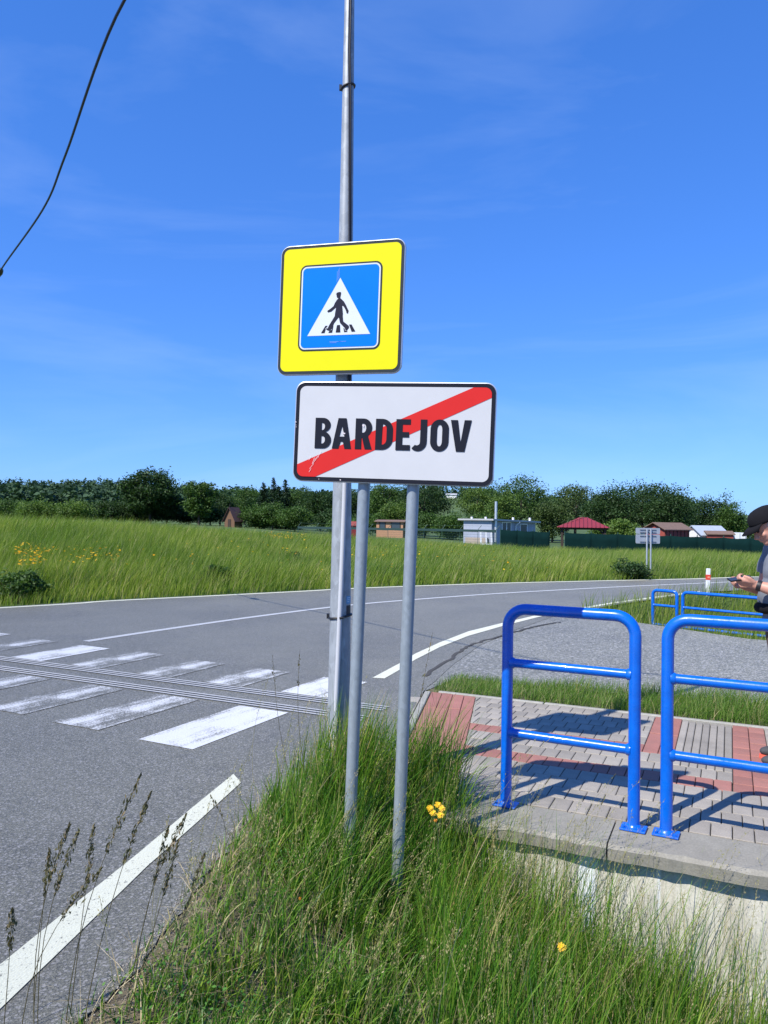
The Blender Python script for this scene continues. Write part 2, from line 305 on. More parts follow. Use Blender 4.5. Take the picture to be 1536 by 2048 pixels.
def ground_z(x, y):
    x = np.asarray(x, float); y = np.asarray(y, float); z = np.full(x.shape, -0.010)
    yf = np.interp(x, FX, FY); d = (y-yf)*0.82; a = x/np.maximum(y, 6.0)
    crest = np.interp(a, [-0.55, -0.33, -0.17, -0.05, 0.1, 0.2, 0.5], [1.0, 0.86, 0.52, 0.28, -0.12, -0.42, -0.46])
    m = crest*sstep(-0.2, 14, d); drop = np.interp(a, [-0.2, 0.05, 0.25], [0.0, -0.35, -0.3])
    m = m + (drop-0*crest)*sstep(17, 34, d) - np.where(a > -0.2, np.maximum(crest, 0)*sstep(17, 40, d)*sstep(-0.2, 0.0, a), 0)
    hill = (np.interp(a, [-.5, -.34, -.27, -.15], [12.2, 12.5, 9.8, 9.5]) + 8*np.exp(-((a-0.092)/0.05)**2))*sstep(130, 480, y)
    z = np.where(d > 0, -0.010 - .02*sstep(0, .3, d) + m + hill, z)
    u, v = toUV(x, y); e = segdist(x, y, bank_edge); inner = (x > np.interp(y, BY, BX))
    bank = -0.42*np.clip(e-0.10, 0, 2.6)*(1-sstep(V_FRONT+0.02, V_FRONT+0.26, v))
    bank = np.where(bank < 0, bank*(1-0.55*sstep(2.2, 0.6, y)), bank)
    z = np.where(inner & (v < V_FRONT+0.3) & (y > -20), z+bank, z)
    pv = (v >= V_FRONT+0.26) & (v < V_FAR+0.05) & inner; z = np.where(pv, -0.08, z)
    ysf = np.interp(x, SFX, SFY); ynr = np.interp(x, NX, NY); s = np.minimum(y-ysf, ynr-y)
    z = np.where((x > 3.8) & (s > 0) & (x < 40), z-0.95*sstep(0, 1.15, s), z)
    return z
def gz(x, y): return float(ground_z(np.array([x]), np.array([y]))[0])
def axis(segs):
    o = []
    for a, b, st in segs: o += list(np.arange(a, b-1e-6, st))
    return np.array(o + [segs[-1][1]])
gx = axis([(-1500, -300, 300), (-300, -60, 20), (-60, -12, 3), (-12, -2.5, 0.6), (-2.5, 4.5, 0.08), (4.5, 14, 0.4), (14, 60, 3), (60, 300, 20), (300, 1500, 300)])
gy = axis([(-60, -4, 8), (-4, 1, 0.5), (1, 8.2, 0.08), (8.2, 26, 0.4), (26, 60, 1.5), (60, 160, 6), (160, 700, 15), (700, 2500, 300)])
X, Y = np.meshgrid(gx, gy); Zg = ground_z(X, Y)
nearmask = (np.abs(X) < 5) & (Y > 0.5) & (Y < 6.0) & (Zg < -0.045) & (toUV(X, Y)[1] < V_FRONT)
Zg = Zg + np.where(nearmask, 0.03*np.sin(X*7.1+1.3*np.sin(Y*5))*np.sin(Y*6.3+X*2), 0)
Vg = np.stack([X.ravel(), Y.ravel(), Zg.ravel()], 1); nx, ny = len(gx), len(gy)
ii = (np.arange(ny-1)[:, None]*nx + np.arange(nx-1)[None, :]).ravel()
g = meshobj('ground', fastmesh('ground', Vg, np.stack([ii, ii+1, ii+nx+1, ii+nx], 1), True), M_GROUND); tag(g, kind='structure', label='grassy verge and meadow ground')
def polysheet(name, pts, z, mat, parent=None, kind=None, label=None):
    me = bpy.data.meshes.new(name); bm = bmesh.new(); vs = [bm.verts.new((p[0], p[1], z)) for p in pts]; f = bm.faces.new(vs)
    if f.normal.z < 0: f.normal_flip()
    bmesh.ops.triangulate(bm, faces=bm.faces[:]); bm.normal_update()
    for f in bm.faces:
        if f.normal.z < 0: f.normal_flip()
    bm.to_mesh(me); bm.free(); o = meshobj(name, me, mat, parent); return tag(o, label, None, None, kind)
road = polysheet('road', road_near + [gp(905, 1330), gp(960, 1290), gp(1030, 1260)] + [(p[0], p[1]) for p in near_far] + [(p[0], p[1]) for p in far_full[::-1]], 0.0, M_ROAD, kind='structure', label='curving grey asphalt road')
side = polysheet('side_road', [uv2(-2.55, V_SIDE)] + [uv2(u, V_SIDE) for u in (-1.5, 0, 3, 20)] + [(float(a), float(b)) for a, b in zip(SFX[::-1], SFY[::-1])] + [gp(1245, 1207), gp(1110, 1231), gp(1000, 1235), gp(880, 1290), gp(800, 1400)], -0.004, M_SIDE, kind='structure', label='rough pale asphalt side road')
# ---- painted markings (parts of the road)
def ribbon(name, left, right, z, mat, parent):
    n = len(left); V = [(*p, z) for p in left] + [(*p, z) for p in right]
    me = bpy.data.meshes.new(name); me.from_pydata(V, [], [(i, n+i, n+i+1, i+1) for i in range(n-1)])
    bm = bmesh.new(); bm.from_mesh(me); bm.normal_update()
    for f in bm.faces:
        if f.normal.z < 0: f.normal_flip()
    bm.to_mesh(me); bm.free(); return meshobj(name, me, mat, parent)
def offs(c, wd):
    l, r = [], []
    for i, p in enumerate(c):
        a = c[max(i-1, 0)]; b = c[min(i+1, len(c)-1)]; dx, dy = b[0]-a[0], b[1]-a[1]; k = math.hypot(dx, dy); nx_, ny_ = -dy/k*wd/2, dx/k*wd/2
        l.append((p[0]+nx_, p[1]+ny_)); r.append((p[0]-nx_, p[1]-ny_))
    return l, r
def smooth_poly(c, n=8):
    o = []
    for i in range(len(c)-1):
        p0, p1, p2, p3 = c[max(i-1, 0)], c[i], c[i+1], c[min(i+2, len(c)-1)]
        for k in range(n):
            t = k/n; o.append(tuple(0.5*(2*p1[j]+(p2[j]-p0[j])*t+(2*p0[j]-5*p1[j]+4*p2[j]-p3[j])*t*t+(3*p1[j]-p0[j]-3*p2[j]+p3[j])*t**3) for j in range(len(p1))))
    return o + [tuple(c[-1])]
l1 = [(-1.83, -6.0)] + [gp(*p) for p in ((0, 1931), (149, 1810), (278, 1706.5), (380, 1620), (467, 1549))]
r1 = [(-1.66, -6.0)] + [gp(*p) for p in ((0, 2020), (149, 1876), (294, 1734), (395, 1645), (482, 1566))]
ribbon('edge_line', l1, r1, 0.004, M_LINE, road)
u2 = [(745, 1356), (804, 1324.5), (830, 1308), (879, 1285.5), (937, 1263), (1000, 1247.5), (1074, 1230.5), (1225, 1205), (1400, 1182)]
d2 = [(769, 1357.5), (804, 1337.5), (830, 1320), (879, 1295), (937, 1272), (1000, 1254), (1074, 1235), (1225, 1207.5), (1400, 1184)]
ribbon('edge_line', [gp(*p) for p in u2], [gp(*p) for p in d2], 0.004, M_LINE, road)
cl = smooth_poly([gp(*p) for p in ((172, 1283), (300, 1263.5), (500, 1235), (690, 1211.5), (840, 1198.5), (1000, 1187), (1150, 1178.5), (1300, 1171), (1536, 1161))])
ribbon('centre_line', *offs(cl, 0.13), 0.004, M_LINEW, road)
fc = [(p[0]+0.10, p[1]-0.12) for p in far_full[1:-1]]
ribbon('edge_line', *offs(smooth_poly(fc, 4), 0.16), 0.004, M_LINE, road)
nrv, frv = Vector(gp(408, 1503.5)), Vector(gp(735, 1365)); nlv = Vector(gp(301, 1486))
S2n, S2f = Vector(gp(178, 1458)), Vector(gp(581, 1345))
axisv = ((frv-nrv)+(S2f-S2n))/2; LEN = axisv.length
fars = [frv] + [Vector(gp(*p)) for p in ((581, 1345), (452, 1328), (331, 1310), (220, 1297.5), (117, 1283.5), (24, 1269))]
wear = [(0.665, 0.25), (0.56, 0.6), (0.535, 0.6), (0.54, 0.6), (0.64, 0.35), (0.525, 0.6), (0.56, 0.4)]
gl0, gl1 = Vector(gp(0, 1327)), Vector(gp(600, 1408)); gd = (gl1-gl0).normalized(); gn = Vector((-gd.y, gd.x))
ang = math.atan2(axisv.y, axisv.x); wd = 0.5; nrm = Vector((-axisv.y, axisv.x)).normalized(); axu = axisv.normalized()
for fr, (wr, wg) in zip(fars, wear):
    c = fr - axisv*0.5 + nrm*(wd/2)
    tg = (gl0-c).dot(gn)/axu.dot(gn)            # where the guide strip crosses this stripe
    for y0_, y1_ in ((-LEN/2, tg-0.31), (tg+0.31, LEN/2)):
        yc, hl = (y0_+y1_)/2, (y1_-y0_)/2
        sk = 0.5*wd*(axu.dot(gd)/axu.dot(gn))    # ends at the guide strip are cut along it
        V = []; n_ = 16
        for k in range(n_+1):
            for sx in (-1, 1):
                yy_ = -hl+2*hl*k/n_
                V.append((sx*wd/2, yy_, 0))
        o = MB().add(V, [(2*k, 2*k+1, 2*k+3, 2*k+2) for k in range(n_)]).build('crossing_stripe', M_ZEBRA, road)
        q = c+axu*yc; o.location = (q.x, q.y, 0.004); o.rotation_euler = (0, 0, ang-math.pi/2); o.color = (wr, wg, 0, 1)
a0, a1 = gl0-gd*4.5, Vector(gp(745, 1432)); a1 = gl0+gd*((a1-gl0).dot(gd))
for k in (-0.255, -0.19, -0.125, 0.125, 0.19, 0.255):
    c = [tuple(a0+gn*k), tuple(a1+gn*k)]; ribbon('guide_line', *offs(c, 0.03), 0.009, M_THIN, road)
# dark tar crack along the side road joint
jc = smooth_poly([gp(*p) for p in ((850, 1352), (900, 1318), (938, 1292), (985, 1277), (1060, 1256), (1120, 1244))], 10)
jc = [(x+random.uniform(-.02, .02), y+random.uniform(-.03, .03)) for x, y in jc]
ribbon('joint_seam', *offs(jc, 0.045), 0.005, plain('tar_seam', (0.055, 0.052, 0.045), 0.9), road)
# ---------------------------------------------------------------- pavement and its pavers
pav_pts = [gp(800, 1538), gp(812, 1470), gp(838, 1400), gp(850, 1383)] + [uv2(u, V_FAR) for u in (-2.4, 0, 4, 8)] + [uv2(8, V_FRONT+0.3), uv2(-1.75, V_FRONT+0.3)]
pavement = polysheet('pavement', pav_pts, -0.022, M_JOINT, kind='structure', label='grey and red paved footway beside the blue railings')
def clip_poly(poly, a, b, c):
    """keep a*x+b*y<=c"""
    out = []
    for i in range(len(poly)):
        p, q = poly[i], poly[(i+1) % len(poly)]; dp, dq = a*p[0]+b*p[1]-c, a*q[0]+b*q[1]-c
        if dp <= 0: out.append(p)
        if dp*dq < 0: t = dp/(dp-dq); out.append((p[0]+t*(q[0]-p[0]), p[1]+t*(q[1]-p[1])))
    return out
pcache = {}
def paver_mesh(poly, top=0.0, bot=-0.03, gap=0.0025, bev=0.004, mat=None):
    """poly in local xy; a stone with chamfered top edge"""
    cx = sum(p[0] for p in poly)/len(poly); cy = sum(p[1] for p in poly)/len(poly)
    def inset(d):
        o = []
        n = len(poly)
        for i in range(n):
            p0, p1, p2 = Vector(poly[i-1]), Vector(poly[i]), Vector(poly[(i+1) % n]); e1 = (p1-p0).normalized(); e2 = (p2-p1).normalized()
            n1 = Vector((-e1.y, e1.x)); n2 = Vector((-e2.y, e2.x)); k = 1+n1.dot(n2)
            q = p1+(n1+n2)*(d/max(k, 0.3)); o.append((q.x, q.y))
        return o
    A, B = inset(gap), inset(gap+bev); n = len(poly); m = MB()
    m.add([(*p, bot) for p in A]+[(*p, top-bev*0.8) for p in A]+[(*p, top) for p in B],
          [(i, (i+1) % n, n+(i+1) % n, n+i) for i in range(n)]+[(n+i, n+(i+1) % n, 2*n+(i+1) % n, 2*n+i) for i in range(n)]+[tuple(range(2*n, 3*n))])
    return m
def area(p): return 0.5*sum(p[i][0]*p[(i+1) % len(p)][1]-p[(i+1) % len(p)][0]*p[i][1] for i in range(len(p)))
# red band beside the road: slanted strip in (u, v)
B0, B1 = Vector((-2.56, 6.85)), Vector((-1.93, 4.45)); bdir = (B1-B0).normalized(); bn = Vector((-bdir.y, bdir.x))   # bn points to +u
BWID = 0.42
loose = MB(); nsingle = 0
looseR = MB()
def place_paver(poly_uv, mat, single=True, dz=0.0):
    global nsingle
    if len(poly_uv) < 3: return
    if area(poly_uv) < 0: poly_uv = poly_uv[::-1]
    if area(poly_uv) < 0.0012: return
    cu = sum(p[0] for p in poly_uv)/len(poly_uv); cv = sum(p[1] for p in poly_uv)/len(poly_uv)
    loc = [(p[0]-cu, p[1]-cv) for p in poly_uv]; key = (mat.name, tuple((round(a, 3), round(b, 3)) for a, b in loc))
    x, y = uv2(cu, cv); dz += random.uniform(-0.0025, 0.0015)
    if single and nsingle < 297:
        if key not in pcache: me = paver_mesh(loc).mesh('paver'); me.materials.append(mat); pcache[key] = me
        o = meshobj('paver', pcache[key], None, pavement); o.location = (x, y, dz); o.rotation_euler = (random.uniform(-.008, .008), random.uniform(-.008, .008), -TH); nsingle += 1
    else:
        m = paver_mesh(loc); Mx = Matrix.Translation((x, y, dz)) @ Matrix.Rotation(-TH, 4, 'Z')
        (looseR if mat is M_PRED else loose).add([Mx @ Vector(v) for v in m.v], m.f)
A_, B_ = -bn.x, -bn.y; c_right = -(bn.x*B0.x+bn.y*B0.y+BWID)     # keep right of the band
# gather rows
def in_special(u, v):
    if -0.555 <= u <= -0.345 and 5.74 <= v: return 'redcol'
    if -0.345 < u < 0.03 and v > 5.34: return 'skip'
    if 0.03 <= u <= 0.26 and 5.14 <= v: return 'redB'
    return None
pieces = []
v0 = 4.37; rows = []
vv = v0
edges = [4.37, 4.56, 4.75, 4.94, 5.135, 5.335, 5.535, 5.745, 5.945, 6.145, 6.33, 6.51, 6.68, 6.85]
for r in range(len(edges)-1):
    va, vb = edges[r], edges[r+1]; redrow = r in (4, 7) 
    u = -2.6 + (0.05 if r % 2 else 0.0)
    while u < 7.5:
        ua, ub = u, u+0.105; u += 0.105; uc, vc = (ua+ub)/2, (va+vb)/2
        blocked = [iv for iv, lo in (((-0.555, -0.345), 5.745), ((-0.345, 0.03), 5.335), ((0.03, 0.26), 5.135)) if va >= lo-0.001]
        spans = [(ua, ub)]
        for p0_, p1_ in blocked: spans = [q for a_, b_ in spans for q in ((a_, min(b_, p0_)), (max(a_, p1_), b_)) if q[1]-q[0] > 0.012]
        for a_, b_ in spans:
            poly = clip_poly([(a_, va), (b_, va), (b_, vb), (a_, vb)], A_, B_, c_right)
            if not poly: continue
            red = redrow and uc < 0.03 and not (r == 7 and uc > -0.345)
            pieces.append((poly, M_PRED if red else M_PGREY, uc))
for va, vb in ((5.745, 6.3), (6.3, 6.85)):
    for ua, ub in ((-0.555, -0.45), (-0.45, -0.345)): pieces.append(([(ua, va), (ub, va), (ub, vb), (ua, vb)], M_PRED, ua))
for i in range(10):
    va, vb = 5.135+i*0.1715, 5.135+(i+1)*0.1715
    for ua, ub in ((0.03, 0.145), (0.145, 0.26)): pieces.append(([(ua, va), (ub, va), (ub, vb), (ua, vb)], M_PRED, ua))
for i in range(4): ua = -0.345+i*0.09375; pieces.append(([(ua, 5.335), (ua+0.09375, 5.335), (ua+0.09375, 5.535), (ua, 5.535)], M_PGREY, ua))
# slanted red band
Lb = (B1-B0).length
for s in range(4):
    k = 0.0
    while k < Lb:
        ln = 0.62; a = B0+bdir*k+bn*(s*BWID/4); b = B0+bdir*min(k+ln, Lb)+bn*(s*BWID/4); c = b+bn*(BWID/4); d = a+bn*(BWID/4); k += ln
        poly = clip_poly([tuple(a), tuple(b), tuple(c), tuple(d)], 0, 1, V_FAR)
        if len(poly) > 2: pieces.append((poly, M_PRED, -2.0))
# pavers left of the band, next to the road
for s in range(1):
    k = 0.05
    while k < 1.0:
        a = B0+bdir*k-bn*(0.07+s*0.1); b = a+bdir*0.2; c = b-bn*0.1; d = a-bn*0.1; k += 0.2
        pieces.append(([tuple(d), tuple(c), tuple(b), tuple(a)], M_PGREY, -2.3))
pieces.sort(key=lambda p: 0 if p[2] < 0.45 else 1)
for poly, m, uc in pieces: place_paver(poly, m, uc < 0.45)
for mb_, m_ in ((loose, M_PGREY), (looseR, M_PRED)):
    if mb_.v: o = mb_.build('paver_field', m_, pavement); o['kind'] = 'stuff'
for i in range(7):   # long ribbed guidance slabs
    wd = 0.375/7; ua = -0.345+i*wd; cu, cv = ua+wd/2, (5.535+6.82)/2
    loc = [(-wd/2, -(6.82-5.535)/2), (wd/2, -(6.82-5.535)/2), (wd/2, (6.82-5.535)/2), (-wd/2, (6.82-5.535)/2)]
    if i == 0: ribme = paver_mesh(loc, bev=0.005).mesh('ribbed_slab'); ribme.materials.append(M_PGREY)
    o = meshobj('ribbed_slab', ribme, None, pavement); x, y = uv2(cu, cv); o.location = (x, y, random.uniform(-.002, .002)); o.rotation_euler = (0, 0, -TH)
kme = MB().box((0, 0, 0), (0.99, 0.05, 0.11)).mesh('kerb_stone', bevel=0.006); kme.materials.append(M_KERB)
for i in range(9):
    o = meshobj('kerb_stone', kme, None, pavement); x, y = uv2(-2.0+i, V_FAR+0.03); o.location = (x, y, -0.048); o.rotation_euler = (0, 0, -TH)
kx = [B0-bn*0.035+bdir*(0.5*i+0.25) for i in range(5)]; kme2 = MB().box((0, 0, 0), (0.494, 0.055, 0.10)).mesh('kerb_stone', bevel=0.006); kme2.materials.append(M_KERB)
for p in kx:
    o = meshobj('kerb_stone', kme2, None, pavement); x, y = uv2(p.x, p.y); o.location = (x, y, -0.044); o.rotation_euler = (0, 0, math.atan2(bdir.y, bdir.x)-TH)
# ---------------------------------------------------------------- culvert wall with coping
hw = empty('culvert_wall', (*uv2(1.0, V_FRONT), -1.4), -TH, 'pale stained concrete culvert wall with grey coping below the blue railings', 'wall')
m = MB(); nseg = 40
pts = []
U0w, U1w = -2.42, 5.0    # u offset relative 1.0
for i in range(nseg+1):
    for zz in (0, 0.45, 0.9, 1.322):
        u = U0w+(U1w-U0w)*i/nseg; pts.append((u, 0.045+0.008*math.sin(u*3.1+zz*4)+0.006*math.sin(u*11+zz*9), zz))
fs = []
for i in range(nseg):
    for k in range(3): a = i*4+k; fs.append((a, a+4, a+5, a+1))
m.add(pts, fs); m.box(((U0w+U1w)/2, 0.21, 0.659), (U1w-U0w-0.004, 0.28, 1.318)); m.build('wall_face', M_WALL, hw, False)
random.seed(3)
ux = -2.5
for ln in (0.95, 1.0, 0.92, 1.05, 1.0, 1.0, 1.1):
    mb = MB(); n_ = 14; th = 0.078
    prof = []
    vs, fs = [], []
    for i in range(n_+1):
        u = ux+0.004+(ln-0.008)*i/n_; j = 0.004*math.sin(u*9)+random.uniform(-.006, .006); ch = 0.012+abs(random.gauss(0, .006))
        vs += [(u, -0.02+j, -th), (u, -0.028+j, -ch), (u, -0.02+j+ch*0.9, 0.0), (u, 0.325, 0.0), (u, 0.325, -th)]
    for i in range(n_):
        for k in range(5): a = i*5+k; b = i*5+(k+1) % 5; fs.append((a, a+5, b+5, b) if True else None)
    fs += [(4, 3, 2, 1, 0), tuple(n_*5+k for k in range(5))]
    mb.add(vs, [f[::-1] for f in fs]); o = mb.build('coping_slab', M_CONC, hw); o.location = (0, 0, 1.4-0.002); ux += ln
    bm = bmesh.new(); bm.from_mesh(o.data); bmesh.ops.recalc_face_normals(bm, faces=bm.faces[:]); bm.to_mesh(o.data); bm.free()
exec_after = []
# ---------------------------------------------------------------- railings
def railing(name, p0, p1, zb, h, label, group, base=True, r=0.0315, rb=0.0255, bends=0.105):
    p0, p1 = Vector(p0), Vector(p1); ln = (p1-p0).length; rz = math.atan2(p1.y-p0.y, p1.x-p0.x)
    t = empty(name, (p0.x, p0.y, zb), rz, label, 'railing', group)
    zt = h-r; pts = [(0, 0, 0.008)]+[(0, 0, zt*0.3), (0, 0, zt*0.62)]
    for k in range(9): a = math.pi-k/8*math.pi/2; pts.append((bends+bends*math.cos(a), 0, zt-bends+bends*math.sin(a)))
    for k in range(1, 4): pts.append((bends+(ln-2*bends)*k/4, 0, zt))
    for k in range(9): a = math.pi/2-k/8*math.pi/2; pts.append((ln-bends+bends*math.cos(a), 0, zt-bends+bends*math.sin(a)))
    pts += [(ln, 0, zt*0.62), (ln, 0, zt*0.3), (ln, 0, 0.008)]
    MB().tube(pts, r, 20).build('hoop', M_BLUE, t, True)
    for zz in (0.36, 0.705):
        MB().tube([(r*0.6, 0, h*zz), (ln/2, 0, h*zz), (ln-r*0.6, 0, h*zz)], rb, 16).build('crossbar', M_BLUE, t, True)
        for xx in (r*0.75, ln-r*0.75):
            n_ = 14; q = MB(); ring = []
            s = 1 if xx < ln/2 else -1
            q.tube([(xx-s*0.006, 0, h*zz), (xx+s*0.012, 0, h*zz), (xx+s*0.02, 0, h*zz)], [rb+0.007, rb+0.006, rb+0.0005], 16); q.build('weld', M_BLUE, t, True)
    if base:
        for xx in (0, ln):
            pl = MB().box((xx, 0, 0.006), (0.13, 0.10, 0.010)).build('base_plate', M_BLUE, t, False, 0.002)
            MB().tube([(xx, 0, 0.008), (xx, 0, 0.02), (xx, 0, 0.03)], [r+0.014, r+0.011, r+0.001], 16).build('weld', M_BLUE, t, True)
            for sx in (-0.048, 0.048):
                MB().tube([(xx+sx, -0.03, 0.011), (xx+sx, -0.03, 0.022)], 0.009, 6).build('anchor_bolt', M_BLUE, t)
    return t
G1 = 'blue tubular railings on the near footway'
ra, rb_ = gp(1011.5, 1610), gp(1267, 1658)
rc = Vector(gp(1332, 1669)); rdir = (Vector(rb_)-Vector(ra)).normalized()
railing('railing', ra, rb_, 0.0, 1.148, 'short blue tubular railing frame on coping next to the town sign', G1)
railing('railing', rc, rc+rdir*2.0, 0.0, 1.148, 'long blue tubular railing frame in front of the man', G1)
G2 = 'blue tubular railings across the side road'
q0 = Vector((at(1306, 1178, 15.6).x, 15.6)); qd = Vector((0.70, -0.714)); zb = at(1325, 1177, 15.6).z-1.10
railing('railing', q0, q0+qd*0.50, zb-0.02, 1.12, 'short blue railing frame beyond the side road in long grass', G2, False, bends=0.09)
zb2 = gz(q0.x+0.5, q0.y-0.5)
railing('railing', q0+qd*0.62, q0+qd*3.2, zb-0.02, 1.12, 'long blue railing frame beyond the side road in long grass', G2, False, bends=0.09)
# ---------------------------------------------------------------- curves with holes -> mesh
def filled(name, contours, M=None):
    cu = bpy.data.curves.new(name, 'CURVE'); cu.dimensions = '2D'; cu.fill_mode = 'FRONT'
    for c in contours:
        s = cu.splines.new('POLY'); s.points.add(len(c)-1); s.use_cyclic_u = True
        for p, q in zip(s.points, c): p.co = (q[0], q[1], 0, 1)
    o = bpy.data.objects.new(name, cu); COL.objects.link(o); dg = bpy.context.evaluated_depsgraph_get()
    me = bpy.data.meshes.new_from_object(o.evaluated_get(dg)); bpy.data.objects.remove(o); bpy.data.curves.remove(cu); me.name = name; me.materials.clear()
    return me
def rrect(x0, y0, x1, y1, r, n=8):
    o = []
    for cx, cy, a0 in ((x1-r, y0+r, -90), (x1-r, y1-r, 0), (x0+r, y1-r, 90), (x0+r, y0+r, 180)):
        for k in range(n+1): a = R(a0+90*k/n); o.append((cx+r*math.cos(a), cy+r*math.sin(a)))
    return o
# sign local frame: x right, y up (sign plane), z towards the viewer
def sign_frame(center, yaw, roll, pitch=0.0):
    nrm = Vector((-math.sin(yaw), -math.cos(yaw), 0)); xr = Vector((math.cos(yaw), -math.sin(yaw), 0)); up = Vector((0, 0, 1))
    xr2 = xr*math.cos(roll)-up*math.sin(roll); up2 = xr*math.sin(roll)+up*math.cos(roll)
    nr = xr2.cross(up2)
    Mm = Matrix((xr2, up2, nr)).transposed().to_4x4(); Mm.translation = Vector(center); return Mm
def flat(name, contours, z, mat, parent, Mx):
    me = filled(name, contours); o = meshobj(name, me, mat, parent); o.matrix_local = Mx @ Matrix.Translation((0, 0, z)); return o
def plate(parent, W, H, r, Mx, th=0.022):
    m = MB(); o_ = rrect(-W/2, -H/2, W/2, H/2, r); n = len(o_); i_ = rrect(-W/2+.006, -H/2+.006, W/2-.006, H/2-.006, r-.006)
    m.add([(*p, -th) for p in o_]+[(*p, -0.003) for p in o_]+[(*p, 0.0) for p in i_]+[(*p, -th) for p in i_]+[(*p, -0.004) for p in i_],
          [(i, (i+1) % n, n+(i+1) % n, n+i) for i in range(n)]+[(n+i, n+(i+1) % n, 2*n+(i+1) % n, 2*n+i) for i in range(n)]+[tuple(range(2*n, 3*n))]
          + [((i+1) % n, i, 3*n+i, 3*n+(i+1) % n) for i in range(n)] + [(3*n+(i+1) % n, 3*n+i, 4*n+i, 4*n+(i+1) % n) for i in range(n)]+[tuple(range(5*n-1, 4*n-1, -1))])
    o = m.build('plate', M_ALU, parent); o.matrix_local = Mx; return o
# ---- town-limit sign on its two poles
SGN = at(784.5, 866, 3.76); BYAW, BROLL = R(11.0), R(1.6)
Mt = sign_frame(SGN, BYAW, BROLL)
basep = Mt @ Vector((0, 0, -0.06)); foot = Vector((basep.x-0.04, basep.y, 0)); fz = gz(foot.x, foot.y)
sg = empty('town_sign', (foot.x, foot.y, fz), 0, 'white town-limit sign reading BARDEJOV with red diagonal bar on two poles', 'sign'); Mi = Matrix.Translation((-foot.x, -foot.y, -fz)) @ Mt
pl = plate(sg, 1.0, 0.5, 0.05, Mi)
flat('border', [rrect(-.495, -.245, .495, .245, .046)], 0.0012, M_SBLACK, sg, Mi)
flat('white_face', [rrect(-.476, -.226, .476, .226, .032)], 0.0026, M_SWHITE, sg, Mi)
x0, x1, y0, y1 = -.476, .476, -.226, .226
def clipr(poly):
    return poly
band = [(x0, y0+.060)]
corner_bl = [(x0+.032-.032*math.cos(R(t)), y0+.032-.032*math.sin(R(t))) for t in range(0, 91, 10)]
corner_tr = [(x1-.032+.032*math.cos(R(t)), y1-.032+.032*math.sin(R(t))) for t in range(0, 91, 10)]
band = [(x0, y0+.060)] + corner_bl + [(x0+.095, y0), (x1, y1-.049)] + corner_tr + [(x1-.088, y1)]
flat('red_bar', [band], 0.0040, M_SRED, sg, Mi)
def arc(cx, cy, rx, ry, a0, a1, n=14):
    return [(cx+rx*math.cos(R(a0+(a1-a0)*k/n)), cy+ry*math.sin(R(a0+(a1-a0)*k/n))) for k in range(n+1)]
def letters(ch, w):
    s, h = 0.215, 0.17   # stem and arm thickness relative to cap height
    if ch == 'B':
        rr = .27; r2 = .245
        return [[(0, 0), (w-.27, 0)]+arc(w-.27, .275, .27, .275, -90, 75)+arc(w-.285, .765, .255, .235, -50, 90)+[(0, 1)],
                [(s, .16), (w-.30, .16)]+arc(w-.30, .285, .095, .125, -90, 90)+[(s, .41)], [(s, .60), (w-.31, .60)]+arc(w-.31, .72, .09, .12, -90, 90)+[(s, .84)]]
    if ch == 'A':
        c = w/2
        return [[(0, 0), (.225, 0), (.285, .235), (w-.285, .235), (w-.225, 0), (w, 0), (c+.135, 1), (c-.135, 1)], [(c-.085, .40), (c+.085, .40), (c, .76)]]
    if ch == 'R':
        return [[(0, 0), (s, 0), (s, .37), (w-.335, .37), (w-.235, 0), (w, 0), (w-.135, .42)]+arc(w-.30, .695, .285, .305, -50, 90)+[(0, 1)], [(s, .54), (w-.31, .54)]+arc(w-.31, .69, .10, .15, -90, 90)+[(s, .84)]]
    if ch == 'D':
        return [[(0, 0), (w-.36, 0)]+arc(w-.36, .36, .36, .36, -90, 0, 10)+arc(w-.36, .64, .36, .36, 0, 90, 10)+[(0, 1)], [(s, .165), (w-.36, .165)]+arc(w-.36, .33, .15, .165, -90, 0)+arc(w-.36, .67, .15, .165, 0, 90)+[(s, .835)]]
    if ch == 'E':
        return [[(0, 0), (w, 0), (w, .175), (s, .175), (s, .42), (w-.04, .42), (w-.04, .59), (s, .59), (s, .825), (w, .825), (w, 1), (0, 1)]]
    if ch == 'J':
        cx = w-.285
        return [[(w-s, 1)]+[(w-s, .30)]+arc(cx-.03, .275, .10, .105, 0, -125, 10)+[(.0, .085)]+arc(cx, .285, .285, .30, -130, 0, 16)+[(w, 1)]]
    if ch == 'O':
        c = w/2; r_ = c
        return [arc(c, .70, c, .31, 0, 180, 18)+arc(c, .30, c, .31, 180, 360, 18), arc(c, .68, c-.21, .165, 0, 180, 14)+arc(c, .32, c-.21, .165, 180, 360, 14)]
    if ch == 'V':
        c = w/2
        return [[(c-.135, 0), (c+.135, 0), (w, 1), (w-.225, 1), (c, .29), (.225, 1), (0, 1)]]
CAPH = 0.152; f2s = lambda f: 1.077*f/(1+0.077*f)
for ch, a, b in (('B', 282, 388), ('A', 395, 523), ('R', 547, 660), ('D', 681, 797), ('E', 817, 914), ('J', 926, 1025), ('O', 1048, 1172), ('V', 1183, 1325)):
    sa, sb = f2s((a-143)/1346)-.5, f2s((b-143)/1346)-.5; wl = (sb-sa)/CAPH
    cs = [[(sa+p[0]*CAPH, -.084+p[1]*CAPH) for p in c] for c in letters(ch, wl)]
    flat('letter', cs, 0.0054, M_SBLACK, sg, Mi)
